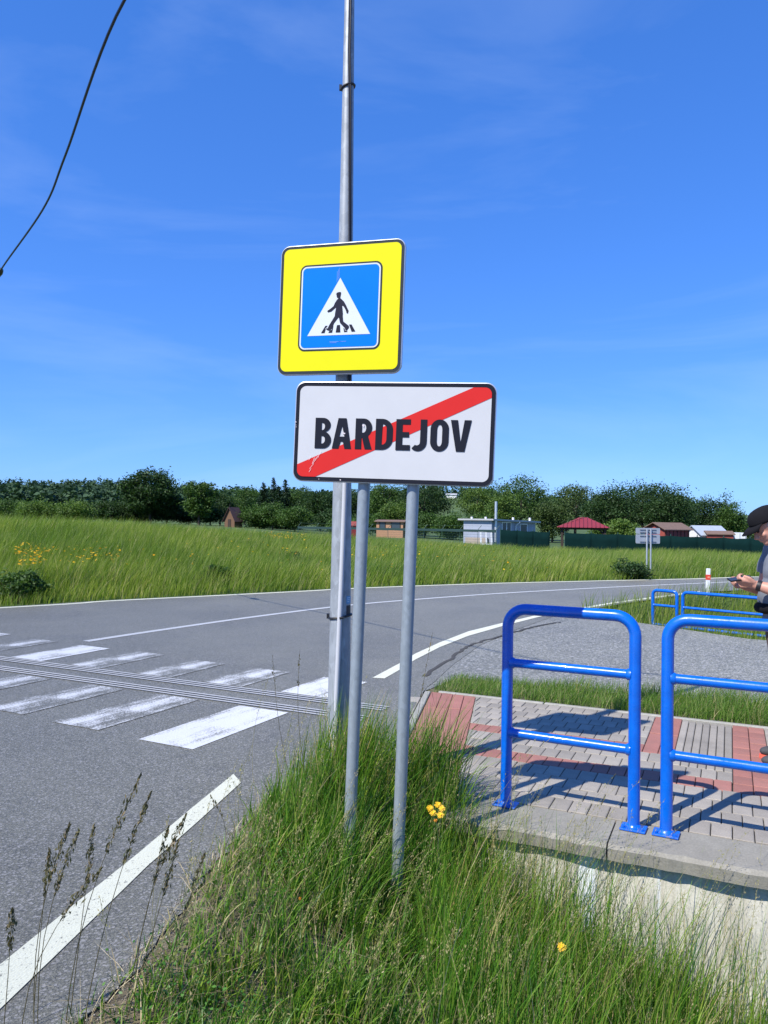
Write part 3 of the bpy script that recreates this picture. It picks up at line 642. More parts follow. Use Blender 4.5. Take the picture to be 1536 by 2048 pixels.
# scratches on the face
scm = plain('scratch', (0.70, 0.62, 0.62), 0.7)
random.seed(11)
mb = MB()
for k in range(7):
    x, y = -.40+random.uniform(-.02, .03), -.175+random.uniform(-.03, .045); a = R(62+random.uniform(-12, 12)); ln = random.uniform(.02, .05); wd = .0009
    dx, dy = math.cos(a)*ln, math.sin(a)*ln; mb.add([(x-wd, y, 0), (x+wd, y, 0), (x+dx+wd, y+dy, 0), (x+dx-wd, y+dy, 0)], [(0, 1, 2, 3)])
for (x, y, s) in ((-.146, .035, .006), (-.143, .028, .004), (-.245, -.006, .005), (-.238, -.007, .006), (-.491, .045, .004), (-.490, .03, .003), (-.489, .02, .003), (-.25, -.238, .004), (-.36, -.237, .003)):
    mb.add([(x+s*random.uniform(.5, 1)*math.cos(R(60*j)), y+s*random.uniform(.4, 1)*math.sin(R(60*j)), 0) for j in range(6)], [(0, 1, 2, 3, 4, 5)])
o = mb.build('scratches', scm, sg); o['kind'] = 'stuff'; o.matrix_local = Mi @ Matrix.Translation((0, 0, .0068))
for lx in (-.142, .106):
    top = Mt @ Vector((lx, .20, -.055)); d = (Mt.to_3x3() @ Vector((0, 1, 0)))
    bot = Mt @ Vector((lx, -2.2, -.055)); t_ = (gz(bot.x, bot.y)-0.15-top.z)/(bot.z-top.z); bot = top+(bot-top)*t_
    off = Vector((foot.x, foot.y, fz)); MB().tube([top-off, (top+bot)/2-off, bot-off], 0.0302, 24).build('pole', M_POLE, sg, True)
    for yy in (-.16, .16):
        b = MB().box((lx, yy, -.030), (.10, .035, .018)); c = b.build('clamp', M_ALU, sg, False, .003); c.matrix_local = Mi
# ---- lamp mast with crossing sign
LX, LY = at(681, 1200, 4.62).x, 4.62; LZ = gz(LX, LY)
mast = empty('steel_mast', (LX, LY, LZ), 0, 'tall galvanised steel mast with strapped cables behind the town sign', 'mast')
H_M = 5.95-LZ
def mr(z): return 0.0705-0.0087*(z)  # z above road level
MB().tube([(0, 0, -0.3), (0, 0, 0.4), (0, 0, 1.5), (0, 0, 3), (0, 0, 4.5), (0, 0, H_M)], [mr(z) for z in (-.2, .3, 1.4, 2.9, 4.4, 5.95)], 32).build('shaft', M_GALV, mast, True)
MB().tube([(0, 0, H_M), (0, 0, H_M+.02)], mr(5.9)+.004, 24).build('cap', M_BLACK, mast)
def onmast(z, ang, out):   # ang 0 faces the camera, + to the right
    r = mr(z)+out; return (r*math.sin(ang), -r*math.cos(ang), z-LZ)
MB().tube([onmast(z, R(np.interp(z, [-.2, .53, 1.27, 1.82, 2.4], [-16, -9, 6, 17, 24])), .014) for z in np.linspace(-.2, 2.35, 22)], 0.0145, 14).build('conduit', M_CONDUIT, mast, True)
for k, (a_, o_) in enumerate(((0, .006), (9, .006))):
    zs = np.linspace(2.3, 5.85, 26); angs = [R(np.interp(z, [2.3, 3.2, 4.15, 4.4, 5.0, 5.9], [36, 30, 14, 2, 6, 8])+a_*1.4) for z in zs]
    MB().tube([onmast(z, a, o_) for z, a in zip(zs, angs)], 0.0052, 8).build('black_cable', M_CABLE, mast, True)
for zz in (1.03, 4.22):
    pts = [onmast(zz+.012*math.sin(a), a, .005 if abs(a-R(3)) > .32 or zz > 2 else .031) for a in np.linspace(0, 2*math.pi, 33)]
    MB().tube(pts, 0.007, 6, False).build('cable_tie', M_BLACK, mast, True)
    e = onmast(zz, R(-95), .012); MB().box(e, (.016, .02, .03)).build('tie_buckle', M_BLACK, mast)
def patch(name, z0, z1, a0, a1, mat):
    m = MB(); n = 6; vs = []
    for k in range(n+1): a = a0+(a1-a0)*k/n; vs += [onmast(z0, a, .0012), onmast(z1, a, .0012)]
    m.add(vs, [(2*k, 2*k+2, 2*k+3, 2*k+1) for k in range(n)]); return m.build(name, mat, mast)
patch('sticker', 1.11, 1.155, R(38), R(78), plain('sticker_blue', (0.12, 0.33, 0.55), .5))
patch('sticker', 1.045, 1.10, R(38), R(78), plain('sticker_dark', (0.02, 0.02, 0.03), .5))
for k in range(3): patch('sticker_print', 1.12+.011*k, 1.124+.011*k, R(44), R(60+6*k), plain('sticker_print', (0.6, 0.7, 0.75), .5)).location.y = -.0012
dm = patch('access_door', .45, .85, R(30), R(78), M_GALV)
# crossing sign (its own board on the mast)
CS = at(679.5, 616.5, 4.50); CYAW, CROLL = R(17.0), R(1.3)
Mc = sign_frame(CS, CYAW, CROLL)
cs = empty('crossing_sign', (LX, LY, CS.z), 0, 'yellow-backed blue pedestrian crossing sign strapped to the steel mast', 'sign'); Mci = Matrix.Translation((-LX, -LY, -CS.z)) @ Mc
SZ = 0.775; hz = SZ/2
plate(cs, SZ, SZ, .055, Mci)
flat('border', [rrect(-hz+.005, -hz+.005, hz-.005, hz-.005, .05)], .0012, M_SGREY, cs, Mci)
flat('yellow_face', [rrect(-hz+.022, -hz+.022, hz-.022, hz-.022, .036)], .0026, M_SYEL, cs, Mci)
k0 = .256; cy = .008
flat('dark_outline', [rrect(-k0, -k0+cy, k0, k0+cy, .042)], .0040, M_SGREY, cs, Mci)
flat('white_outline', [rrect(-k0+.010, -k0+.010+cy, k0-.010, k0-.010+cy, .033)], .0054, M_SWH2, cs, Mci)
flat('blue_field', [rrect(-k0+.019, -k0+.019+cy, k0-.019, k0-.019+cy, .025)], .0068, M_SBLUE, cs, Mci)
TB, THt = .392, .336; ty0 = cy-.167
flat('white_triangle', [[(-TB/2, ty0), (TB/2, ty0), (0, ty0+THt)]], .0082, M_SWH2, cs, Mci)
def zp(x, y):   # zoomed-pixel to sign coords
    e1 = Vector((1260, -80)); e2 = Vector((29, -1136)); q = Vector((x-735, y-1110)); det = e1.x*e2.y-e1.y*e2.x
    a = (q.x*e2.y-q.y*e2.x)/det; b = (e1.x*q.y-e1.y*q.x)/det; return (a*TB, ty0+b*THt)
man = [(672, 302), (690, 298), (692, 278), (720, 264), (755, 257), (780, 262), (784, 285), (776, 330), (770, 360), (772, 382), (800, 405), (845, 450), (880, 510), (905, 565), (938, 625), (930, 650), (932, 672), (912, 684), (893, 670), (895, 655), (880, 620), (862, 580), (820, 525), (808, 535), (815, 600), (824, 690), (820, 720), (832, 840), (900, 890), (945, 925), (948, 965), (925, 990), (915, 1015), (885, 1018), (872, 1000), (868, 975), (810, 915), (768, 870), (748, 775), (735, 765), (700, 812), (645, 885), (620, 965), (590, 1000), (560, 1035), (520, 1025), (485, 1000), (490, 985), (520, 985), (548, 925), (605, 830), (660, 740), (668, 670), (680, 600), (684, 565), (640, 605), (590, 650), (555, 660), (525, 668), (510, 650), (515, 632), (550, 610), (600, 570), (635, 540), (660, 480), (700, 415), (728, 392), (722, 382), (702, 370), (694, 340), (692, 305)]
flat('walking_figure', [[zp(*p) for p in man]], .0096, M_SFIG, cs, Mci)
for q in ([(475, 935), (520, 932), (500, 960), (470, 985), (480, 1005), (458, 1080), (386, 1084)], [(600, 1010), (628, 935), (636, 935), (612, 1068), (536, 1074), (545, 1050)], [(708, 915), (768, 910), (776, 1058), (682, 1062)], [(836, 965), (862, 985), (866, 1020), (915, 1030), (920, 1044), (852, 1052)], [(948, 898), (1000, 896), (1076, 1032), (1000, 1040)]):
    flat('figure_stripe', [[zp(*p) for p in q]], .0096, M_SFIG, cs, Mci)
lm = plain('sign_mark', (0.25, 0.42, 0.85), .5); mb = MB()
for k, (xa, xb) in enumerate(((-.055, .02), (-.05, -.01), (.0, .05))): y = ty0-.038-.006*(k % 2); mb.box(((xa+xb)/2, y, 0), (xb-xa, .0016, .0004))
for k in range(3): mb.box((-.02+.006*k, .185+.01*k, 0), (.0012, .06, .0004))
o = mb.build('print_mark', lm, cs); o['kind'] = 'stuff'; o.matrix_local = Mci @ Matrix.Translation((0, 0, .0082))
for yy in (-.2, .2):
    zc = (Mc @ Vector((0, yy, 0))).z; rr = mr(zc)+.006
    MB().tube([(rr*math.cos(a), rr*math.sin(a), zc-CS.z) for a in np.linspace(0, 2*math.pi, 25)], .008, 6, False).build('strap', M_ALU, cs, True)
    b = MB().box((.0, yy, -.034), (.12, .04, .03)).build('bracket', M_ALU, cs, False, .004); b.matrix_local = Mci
# ---------------------------------------------------------------- overhead cable and its pole
pole_p = Vector((-7.75, 14.7)); P = [(-7.6, 14.45, 5.62), (-6.95, 13.5, 5.55), (-6.09, 12.2, 5.50), (-4.26, 9.61, 5.43), (-3.43, 8.29, 5.49), (-2.0, 5.98, 5.62), (-1.05, 5.0, 5.72), (LX-.02, LY+.06, 5.86)]
for i, (px, py, yy) in enumerate(((1, 541, 12.2), (85, 420, 9.7), (131, 310, 8.3), (249, 0, 5.98))): P[2+i] = tuple(at(px, py, yy))
MB().tube(smooth_poly(P, 10), 0.0125, 8).build('overhead_cable', M_CABLE, None, True); c = bpy.data.objects['overhead_cable']; tag(c, 'black overhead cable sagging from the mast across the sky', 'cable')
up = empty('utility_pole', (pole_p.x, pole_p.y, gz(pole_p.x, pole_p.y)), 0, 'weathered wooden utility pole carrying the black overhead cable', 'pole')
MW = plain('weathered_wood', (0.16, 0.12, 0.085), .9, 0, .3, 12)
MB().tube([(0, 0, -.5), (0, 0, 3), (0, 0, 6.1)], [.13, .12, .105], 16).build('shaft', MW, up, True)
MB().tube([(0.02, -.1, 5.62-up.location.z), (0.15, -.25, 5.62-up.location.z)], .012, 6).build('hook', M_BLACK, up)
ins = Vector(P[2]); dI = (Vector(P[3])-ins).normalized()
MB().tube([ins-dI*.30, ins-dI*.26, ins-dI*.1, ins+dI*.02, ins+dI*.05], [.02, .05, .055, .04, .013], 12).build('cable_clamp', plain('clamp_dark', (0.02, 0.03, 0.02), .4), c, True)
# ---------------------------------------------------------------- the man with the phone
MSKIN = plain('skin', (0.50, 0.25, 0.175), .5, 0, .10, 14); MHAIR = plain('grey_hair', (0.34, 0.32, 0.29), .8, 0, .4, 90); MSHIRT = plain('grey_shirt', (0.165, 0.18, 0.205), .85, 0, .12, 9, .1)
MCAP = plain('black_cap', (0.008, 0.008, 0.010), .95, 0, .15, 20, spec=.2); MPANT = plain('brown_trousers', (0.10, 0.065, 0.048), .85, 0, .15, 8, .1); MSHOE = plain('dark_shoe', (0.05, 0.05, 0.055), .8, 0, .2, 20); MSOLE = plain('coral_sole', (0.72, 0.12, 0.07), .6)
def remesh(mb, name, vox, smooth_it=6, fac=.5):
    me = mb.mesh(name); o = bpy.data.objects.new(name, me); COL.objects.link(o)
    bm = bmesh.new(); bm.from_mesh(me); bmesh.ops.recalc_face_normals(bm, faces=bm.faces[:]); bm.to_mesh(me); bm.free()
    r = o.modifiers.new('r', 'REMESH'); r.mode = 'VOXEL'; r.voxel_size = vox; s = o.modifiers.new('s', 'SMOOTH'); s.factor = fac; s.iterations = smooth_it
    dg = bpy.context.evaluated_depsgraph_get(); n = bpy.data.meshes.new_from_object(o.evaluated_get(dg)); bpy.data.objects.remove(o)
    n.name = name; n.polygons.foreach_set('use_smooth', np.ones(len(n.polygons), dtype=bool)); return n
def limb(mb, pts, rs):
    pts = [Vector(p) for p in pts]
    for p, r in zip(pts, rs): mb.ell(p, (r, r, r), 12, 8)
    for a, b, ra, rb in zip(pts[:-1], pts[1:], rs[:-1], rs[1:]): mb.tube([a, b], [ra, rb], 12)
PX, PY = 2.735, 5.24
man_o = empty('person', (PX, PY, 0), R(-6), 'man in black cap and grey T-shirt looking down at a phone', 'person')
# local: -x is forward, -y towards the camera, z up
def HP(v):   # head-local (x forward-negative, z up) pitched down about the neck
    a = R(33); x, y, z = v; x2 = x*math.cos(a)-z*math.sin(a); z2 = x*math.sin(a)+z*math.cos(a); return (x2-.115, y, z2+1.612)
HM = Matrix.Rotation(R(-33), 3, 'Y'); HM2 = Matrix(((math.cos(R(33)), 0, -math.sin(R(33))), (0, 1, 0), (math.sin(R(33)), 0, math.cos(R(33)))))
b = MB()
b.ell(HP((.005, 0, .03)), (.098, .078, .095), 18, 12, HM2); b.ell(HP((-.03, 0, -.035)), (.068, .062, .082), 16, 10, HM2); b.ell(HP((-.058, 0, -.092)), (.036, .036, .028), 12, 8, HM2)
b.ell(HP((-.088, 0, .022)), (.018, .052, .016), 12, 8, HM2)
b.tube([HP((-.092, 0, .012)), HP((-.104, 0, -.012)), HP((-.118, 0, -.034)), HP((-.10, 0, -.044))], [.008, .011, .014, .011], 10); b.ell(HP((-.105, .012, -.037)), (.011, .009, .009)); b.ell(HP((-.105, -.012, -.037)), (.011, .009, .009))
b.ell(HP((-.090, 0, -.066)), (.016, .026, .010), 12, 8, HM2)
for s in (-1, 1):
    b.ell(HP((-.068, s*.040, -.028)), (.022, .02, .02), 12, 8, HM2)
    b.ell(HP((.012, s*.080, -.006)), (.021, .010, .033), 12, 8, HM2); b.ell(HP((.018, s*.086, .012)), (.016, .009, .016), 10, 8, HM2)
limb(b, [(-.055, 0, 1.575), (-.02, 0, 1.50), (.01, 0, 1.44)], [.058, .060, .068])
b.ell((.0, 0, 1.30), (.115, .175, .17), 18, 12); b.ell((-.01, 0, 1.10), (.125, .16, .17), 18, 12); b.ell((.01, 0, .95), (.115, .16, .12), 18, 12)
def hand(b, wrist, d, palm_n, s):
    """a closed hand: palm, four curled fingers and a thumb; d = pointing direction"""
    w = Vector(wrist); d = Vector(d).normalized(); n = Vector(palm_n).normalized(); side = d.cross(n)
    pc = w+d*.048
    for k in (-.024, -.008, .008, .024): limb(b, [w+d*.012+side*k*.7, w+d*.085+side*k], [.013, .0125])
    for k, ln in ((-.026, .030), (-.009, .036), (.009, .034), (.026, .028)):
        a = w+d*.088+side*k; b1 = a+d*ln*.7+n*.016; c1 = b1-d*.004+n*.026; e1 = c1-d*.022+n*.008; limb(b, [a, b1, c1, e1], [.0095, .009, .0085, .0075])
    t0 = w+d*.02+side*s*.026; t1 = t0+d*.03+side*s*.018+n*.014; t2 = t1+d*.032-side*s*.004+n*.012; limb(b, [t0, t1, t2], [.014, .012, .0095])
# near (left) arm
SHL, ELB, WRI = Vector((-.005, -.195, 1.425)), Vector((-.075, -.235, 1.165)), Vector((-.245, -.15, 1.215))
limb(b, [SHL, (SHL+ELB)/2, ELB], [.066, .056, .045]); limb(b, [ELB, ELB+(WRI-ELB)*.35, WRI], [.046, .047, .031])
HD = Vector((-.93, .05, .16)); hand(b, WRI, HD, (0, .55, .75), -1)
SHR, ELR, WRR = Vector((.0, .195, 1.425)), Vector((-.05, .245, 1.16)), Vector((-.23, .11, 1.19))
limb(b, [SHR, (SHR+ELR)/2, ELR], [.066, .056, .045]); limb(b, [ELR, ELR+(WRR-ELR)*.35, WRR], [.046, .047, .031]); hand(b, WRR, (-.85, -.4, .1), (0, -.6, .7), 1)
LEGS = []
for s, fx in ((-1, -.02), (1, .05)):
    hp, kn, an = Vector((.015, s*.09, .90)), Vector((fx-.005, s*.105, .50)), Vector((fx+.045, s*.11, .09)); LEGS.append((hp, kn, an, s)); limb(b, [hp, (hp+kn)/2, kn, (kn+an)/2+Vector((.015, 0, .04)), an], [.088, .075, .056, .052, .038])
    limb(b, [an+Vector((.01, 0, -.03)), an+Vector((-.16, 0, -.055))], [.035, .028])
bo = meshobj('body', remesh(b, 'body', .0065, 5), MSKIN, man_o)
# hair, cap
h = MB(); h.ell(HP((.016, 0, .022)), (.096, .0815, .082), 20, 12, HM2)
hm = remesh(h, 'hair', .006, 3); bm = bmesh.new(); bm.from_mesh(hm)
def unHP(v):
    a = R(-33); x, z = v.x+.115, v.z-1.612; return Vector((x*math.cos(a)-z*math.sin(a), v.y, x*math.sin(a)+z*math.cos(a)))
kill = []
for v in bm.verts:
    q = unHP(v.co)
    if q.x < -.045+.012*math.sin(q.z*90) or q.z < -.045+(-.03 if q.x > .05 else 0): kill.append(v)
    elif abs(q.y) > .06 and -.012 < q.x < .038 and -.05 < q.z < .022: kill.append(v)
bmesh.ops.delete(bm, geom=kill, context='VERTS'); bm.to_mesh(hm); bm.free(); meshobj('hair', hm, MHAIR, man_o)
cp = MB(); n_ = 28; lv = 9; vs, fs = [], []
for i in range(lv):
    t = i/(lv-1); zz = .034+.098*math.sin(t*math.pi/2); rr = math.cos(t*math.pi/2)**.62
    for j in range(n_):
        a = 2*math.pi*j/n_; x = .006-.113*math.cos(a)*rr; y = .09*math.sin(a)*rr; vs.append(HP((x, y, zz+.012*math.cos(a)*(1-t))))
for i in range(lv-1):
    for j in range(n_): fs.append((i*n_+j, i*n_+(j+1) % n_, (i+1)*n_+(j+1) % n_, (i+1)*n_+j))
cp.add(vs, fs); capo = cp.build('cap', MCAP, man_o, True)
so = capo.modifiers.new('t', 'SOLIDIFY'); so.thickness = .004; so.offset = 0
br = MB(); vs = []; m_ = 12
for k in range(m_+1):
    a = R(-62+124*k/m_); rad = .075*(math.cos(a*.95)**.6)
    x0_, y0_ = .006-.112*math.cos(a), .089*math.sin(a); bx_ = x0_-rad; zb_ = .046-.022-(y0_/.08)**2*.012
    vs += [HP((x0_, y0_, .046)), HP((x0_-rad*.5, y0_*1.02, .040-(y0_/.08)**2*.006)), HP((bx_, y0_*.98, zb_))]
br.add(vs, [f for k in range(m_) for f in ((3*k, 3*k+1, 3*k+4, 3*k+3), (3*k+1, 3*k+2, 3*k+5, 3*k+4))]); bro = br.build('brim', MCAP, capo, True); s_ = bro.modifiers.new('t', 'SOLIDIFY'); s_.thickness = .005
MEYE = plain('eye_dark', (.03, .02, .018), .3)
for s in (-1, 1): MB().ell(HP((-.088, s*.031, .002)), (.008, .014, .005), 10, 6, HM2).build('eye', MEYE, man_o, True)
# shirt
t = MB(); t.ell((.0, 0, 1.31), (.135, .195, .165), 20, 12); t.ell((-.018, 0, 1.12), (.15, .183, .19), 20, 12); t.ell((.0, 0, .965), (.142, .182, .11), 20, 12); limb(t, [(0, -.13, 1.435), (0, .13, 1.435)], [.075, .075]); limb(t, [(-.008, 0, 1.44), (-.018, 0, 1.475)], [.085, .074])
for S, E in ((SHL, ELB), (SHR, ELR)):
    limb(t, [S, S+(E-S)*.30, S+(E-S)*.56], [.078, .082, .080])
tm = remesh(t, 't_shirt', .009, 8); bm = bmesh.new(); bm.from_mesh(tm); kill = []
for v in bm.verts:
    for S, E in ((SHL, ELB), (SHR, ELR)):
        k = (v.co-S).dot((E-S).normalized())/(E-S).length
        if k > .60 and abs(v.co.y) > .17 and (v.co-(S+(E-S)*k)).length < .1: kill.append(v)
    if v.co.z > 1.525: kill.append(v)
bmesh.ops.delete(bm, geom=list(set(kill)), context='VERTS')
for v in bm.verts: v.co += v.normal*(.004*math.sin(v.co.z*38+v.co.x*22+v.co.y*13))
bm.to_mesh(tm); bm.free(); sh = meshobj('t_shirt', tm, MSHIRT, man_o)
lg = MB(); c0 = SHL+(ELB-SHL)*.42
for k, (dx, dz) in enumerate(((0, 0), (.012, .008), (.006, -.01), (-.010, -.006), (-.004, .012))): lg.ell((c0.x+dx-.01, c0.y-.080, c0.z+dz), (.009, .004, .007), 8, 6)
lg.build('sleeve_emblem', MCAP, sh, True)
p_ = MB(); p_.ell((.012, 0, .93), (.128, .172, .12), 18, 12)
for hp, kn, an, s in LEGS: limb(p_, [hp, (hp+kn)/2, kn, (kn+an)/2+Vector((.01, 0, 0)), an+Vector((0, 0, .015))], [.105, .095, .078, .072, .066])
pm = remesh(p_, 'trousers', .009, 6); bm = bmesh.new(); bm.from_mesh(pm)
for v in bm.verts: v.co += v.normal*(.005*math.sin(v.co.z*30+v.co.x*25)*math.sin(v.co.y*30))
bm.to_mesh(pm); bm.free(); meshobj('trousers', pm, MPANT, man_o)
for hp, kn, an, s in LEGS:
    x = an.x; y = an.y; sd = MB(); sd.ell((x-.03, y, .065), (.075, .044, .05), 14, 9); sd.ell((x-.13, y, .048), (.085, .047, .036), 14, 9); sd.ell((x+.03, y, .07), (.05, .04, .055)); sd.tube([(x, y, .06), (x+.005, y, .12)], [.045, .042], 14)
    sm = meshobj('shoe', remesh(sd, 'shoe', .006, 4), MSHOE, man_o)
    so_ = MB(); outl = [(x-.06+.155*math.cos(a)*(1.0), y+.052*math.sin(a)*(1-.10*math.cos(a))) for a in np.linspace(0, 2*math.pi, 28, endpoint=False)]; so_.prism(outl, .001, .026); so_.build('sole', MSOLE, sm)
MB().tube([(-.125, -.13, 1.055), (-.152, -.06, 1.05), (-.157, .03, 1.05), (-.12, .13, 1.055)], [.028, .036, .036, .028], 12).build('waist_bag', MCAP, man_o, True)
wd_ = (WRI-ELB).normalized(); wc = WRI-wd_*.02; MB().tube([wc-wd_*.014, wc, wc+wd_*.014], [.0355, .037, .0355], 16).build('wrist_watch', M_BLACK, man_o, True)
# the phone is its own thing, held in the hand
pw = Matrix.Rotation(R(-6), 4, 'Z'); hw_ = WRI+HD.normalized()*.098+Vector((0, .012, .022))
pc = Matrix.Translation((PX, PY, 0)) @ pw @ hw_
ph = empty('phone', tuple(pc), R(-6), 'black phone held in the hand of the man in the cap', 'phone'); ph.rotation_euler = (R(12), R(-9), R(-4))
MB().box((0, 0, 0), (.15, .072, .009)).build('case', M_BLACK, ph, False, .003, 2); MB().box((0, 0, .0052), (.14, .064, .001)).build('screen', plain('phone_screen', (.03, .035, .045), .12), ph)
# ---------------------------------------------------------------- things along the far side of the road
GR = M_ALU
sx0, sy0 = at(1295, 1143, 24.2).x, 24.2; z0 = gz(sx0, sy0)
ds = empty('direction_sign', (sx0, sy0, z0), R(8), 'grey back of a two-panel road sign on two thin posts beyond the road', 'sign')
zt = at(1295, 1056, 24.2).z-z0; zb_ = at(1295, 1087, 24.2).z-z0; zm = zt-(zt-zb_)*.40
MSB = plain('sign_back', (0.40, 0.43, 0.46), .5, .3, .08)
for za, zc in ((zm+.008, zt), (zb_, zm-.008)): MB().prism(rrect(-.40, za, .40, zc, .03, 4), -.012, .012, Matrix.Rotation(R(90), 4, 'X')).build('panel', MSB, ds)
for z_, l_ in ((zt-.06, .54), (zm+.05, .54), (zm-.06, .54), (zb_+.05, .54)): MB().box((0, -.02, z_), (l_, .016, .022)).build('stiffener', plain('stiff', (0.10, 0.12, 0.14), .5), ds)
for x_ in (-.055, .075): MB().tube([(x_, -.05, -.2), (x_, -.05, zt-.03)], .024, 12).build('post', M_ALU, ds, True)
mp_ = at(1415, 1186, 18.6); mz = gz(mp_.x, 18.6); mk = empty('marker_post', (mp_.x, 18.6, mz), 0, 'white roadside marker post with red reflector band', 'marker post'); mh = at(1417, 1137, 18.6).z-mz
MWH = plain('white_plastic', (.74, .75, .75), .5, 0, .06)
pm_ = MB().prism([(-.045, -.03), (.045, -.03), (.045, .03), (-.045, .03)], -.2, mh); pm_.build('post', MWH, mk, False, .008, 2)
MB().box((0, 0, mh-.21), (.095, .065, .125)).build('reflector_band', plain('reflector_red', (.70, .06, .03), .4), mk)
MB().box((0, -.034, mh-.21), (.055, .004, .04)).build('reflector', plain('reflector_orange', (.85, .30, .2), .3), mk); mk.rotation_euler = (0, R(1.5), 0)
# ---------------------------------------------------------------- buildings
def facade_win(t, name, c, w_, h_, M, frame, glass, sill=True):
    """window on a wall: c local centre in wall frame (x along, z up), M wall matrix (y outward)"""
    f = MB()
    for dx, dz, a, b in ((-w_/2, 0, .09, h_+.09), (w_/2, 0, .09, h_+.09), (0, h_/2, w_+.09, .09), (0, -h_/2, w_+.09, .09)): f.box((c[0]+dx, .02, c[1]+dz), (a, .07, b) if dz == 0 else (a-.18, .07, b))
    fo = f.build(name, frame, t); fo.matrix_local = M
    g = MB().box((c[0], .008, c[1]), (w_-.09, .03, h_-.09)).build('pane', glass, fo)
    return fo
MGL = NT('window_glass'); MGL.col((.05, .07, .09)); MGL.set(Roughness=.12); MGL = MGL.m
MBW = plain('house_grey_cladding', (.30, .335, .41), .7, 0, .06, 3); MWF = plain('white_frame', (.72, .73, .74), .5); MRF = plain('roof_sheet_grey', (.36, .37, .38), .6)
def house_M(t, p, rz): return Matrix.Translation(p) @ Matrix.Rotation(rz, 4, 'Z')
# grey cabin: nearest corner at px 983
D = 78.0; cp_ = at(983, 1085, D); gzb = gz(cp_.x, D)
cab = empty('cabin', (cp_.x, D, gzb), R(46), 'grey-blue flat-roofed cabin with a tall steel flue pipe', 'house')
Lw, Ww, Hh = 8.0, 3.6, at(983, 1042, D).z-gzb
MB().box((Lw/2, Ww/2, Hh/2-.2), (Lw, Ww, Hh+.4)).build('wall', MBW, cab)
MB().add([(-.35, -.45, Hh+.05), (Lw+.35, -.45, Hh-.12), (Lw+.35, Ww+.5, Hh-.12), (-.35, Ww+.5, Hh+.05), (-.35, -.45, Hh+.22), (Lw+.35, -.45, Hh+.05), (Lw+.35, Ww+.5, Hh+.05), (-.35, Ww+.5, Hh+.22)], [(3, 2, 1, 0), (4, 5, 6, 7), (0, 1, 5, 4), (1, 2, 6, 5), (2, 3, 7, 6), (3, 0, 4, 7)]).build('roof', MRF, cab)
rfm = cab.children[-1]
for x_, y_ in ((.6, 3.0), (.6, 1.2), (4.2, .3), (7.2, .2)): MB().tube([(x_, y_, Hh), (x_, y_, Hh+.42)], .12, 8).build('vent', MWF, rfm)
Mf = Matrix.Rotation(R(180), 4, 'Z') # outward -y
Mfr = Matrix(((1, 0, 0, 0), (0, -1, 0, 0), (0, 0, 1, 0), (0, 0, 0, 1)))
for c_, w_, h_ in (((2.15, 1.25), .75, 2.1), ((2.95, 1.25), .75, 2.1), ((5.7, 1.5), 1.3, 1.3)): facade_win(cab, 'window', c_, w_, h_, Mfr, MWF, MGL)
MB().tube([(.35, -.25, .3), (.35, -.25, at(993, 1003, D).z-gzb)], .13, 12).build('flue_pipe', galv('flue', (.62, .64, .66), 8, .08, .35, .6), cab, True)
MB().tube([(4.35, -.45, Hh-.05), (4.1, -.12, Hh-.5), (4.1, -.1, .2)], .06, 8).build('downpipe', MWF, cab)
MB().box((-.35, 1.6, .35), (.5, 2.6, .7)).build('plank_pile', plain('tan_planks', (.36, .30, .25), .8), cab)
# white frame leaning by the cabin
lf = at(973, 1084, 76.5); lfz = gz(lf.x, 76.5); fr = empty('window_frame', (lf.x, 76.5, lfz), R(10), 'old white window frame leaning against the grey cabin', 'frame')
for dx in (-.55, 0, .55): b_ = MB().box((dx, 0, .72), (.14, .08, 1.44)).build('stile', MWF, fr); b_.rotation_euler = (R(-10), 0, 0)
for dz in (.07, 1.37):
    for sx in (-.275, .275): b_ = MB().box((sx, 0, dz), (.408, .08, .14)).build('rail', MWF, fr); b_.rotation_euler = (R(-10), 0, 0)
# gazebo
D = 66.0; gc = at(1166, 1100, D); gzz = gz(gc.x, D); ga = empty('gazebo', (gc.x, D, gzz), R(-14), 'open wooden gazebo under a red hipped roof', 'gazebo')
he = at(1166, 1055, D).z-gzz; hp_ = at(1166, 1035, D).z-gzz; hwid = 2.15
MRED = plain('red_roof_sheet', (.23, .028, .03), .45, 0, .12, 2); MDW = plain('dark_timber', (.035, .022, .015), .8)
rf = MB(); tp = .35
rf.add([(-hwid, -hwid, he), (hwid, -hwid, he), (hwid, hwid, he), (-hwid, hwid, he), (-tp, -.05, hp_), (tp, -.05, hp_), (tp, .05, hp_), (-tp, .05, hp_)], [(0, 1, 5, 4), (1, 2, 6, 5), (2, 3, 7, 6), (3, 0, 4, 7), (4, 5, 6, 7), (3, 2, 1, 0)]); ro = rf.build('roof', MRED, ga)
rm = plain('roof_rib_red', (.17, .02, .022), .5)
for k in range(13):
    x_ = -hwid+.16+k*(2*hwid-.32)/12; t1 = min(1, (hwid-abs(x_))/(hwid-tp)); y1 = -hwid+(hwid-.05)*t1; z1 = he+(hp_-he)*t1
    for s in (0, 1):
        a_, b__ = (x_, -hwid, he+.02), (x_, y1, z1+.02)
        if s: a_, b__ = (-hwid, x_, he+.02), (y1, x_, z1+.02)
        if t1 > .08: MB().tube([a_, b__], .035, 4).build('roof_rib', rm, ro)
for sx in (-1, 1):
    for sy in (-1, 1):
        MB().box((sx*1.75, sy*1.75, he/2), (.16, .16, he)).build('post', MDW, ga)
        for k_ in (0, 1):
            a_ = (sx*1.75, sy*1.75, he-.75); e_ = (sx*(1.75-.65*(1-k_)), sy*(1.75-.65*k_), he-.05); MB().tube([a_, ((a_[0]+e_[0])/2+sx*.06*(1-k_), (a_[1]+e_[1])/2+sy*.06*k_, he-.32), e_], .06, 6).build('brace', MDW, ga)
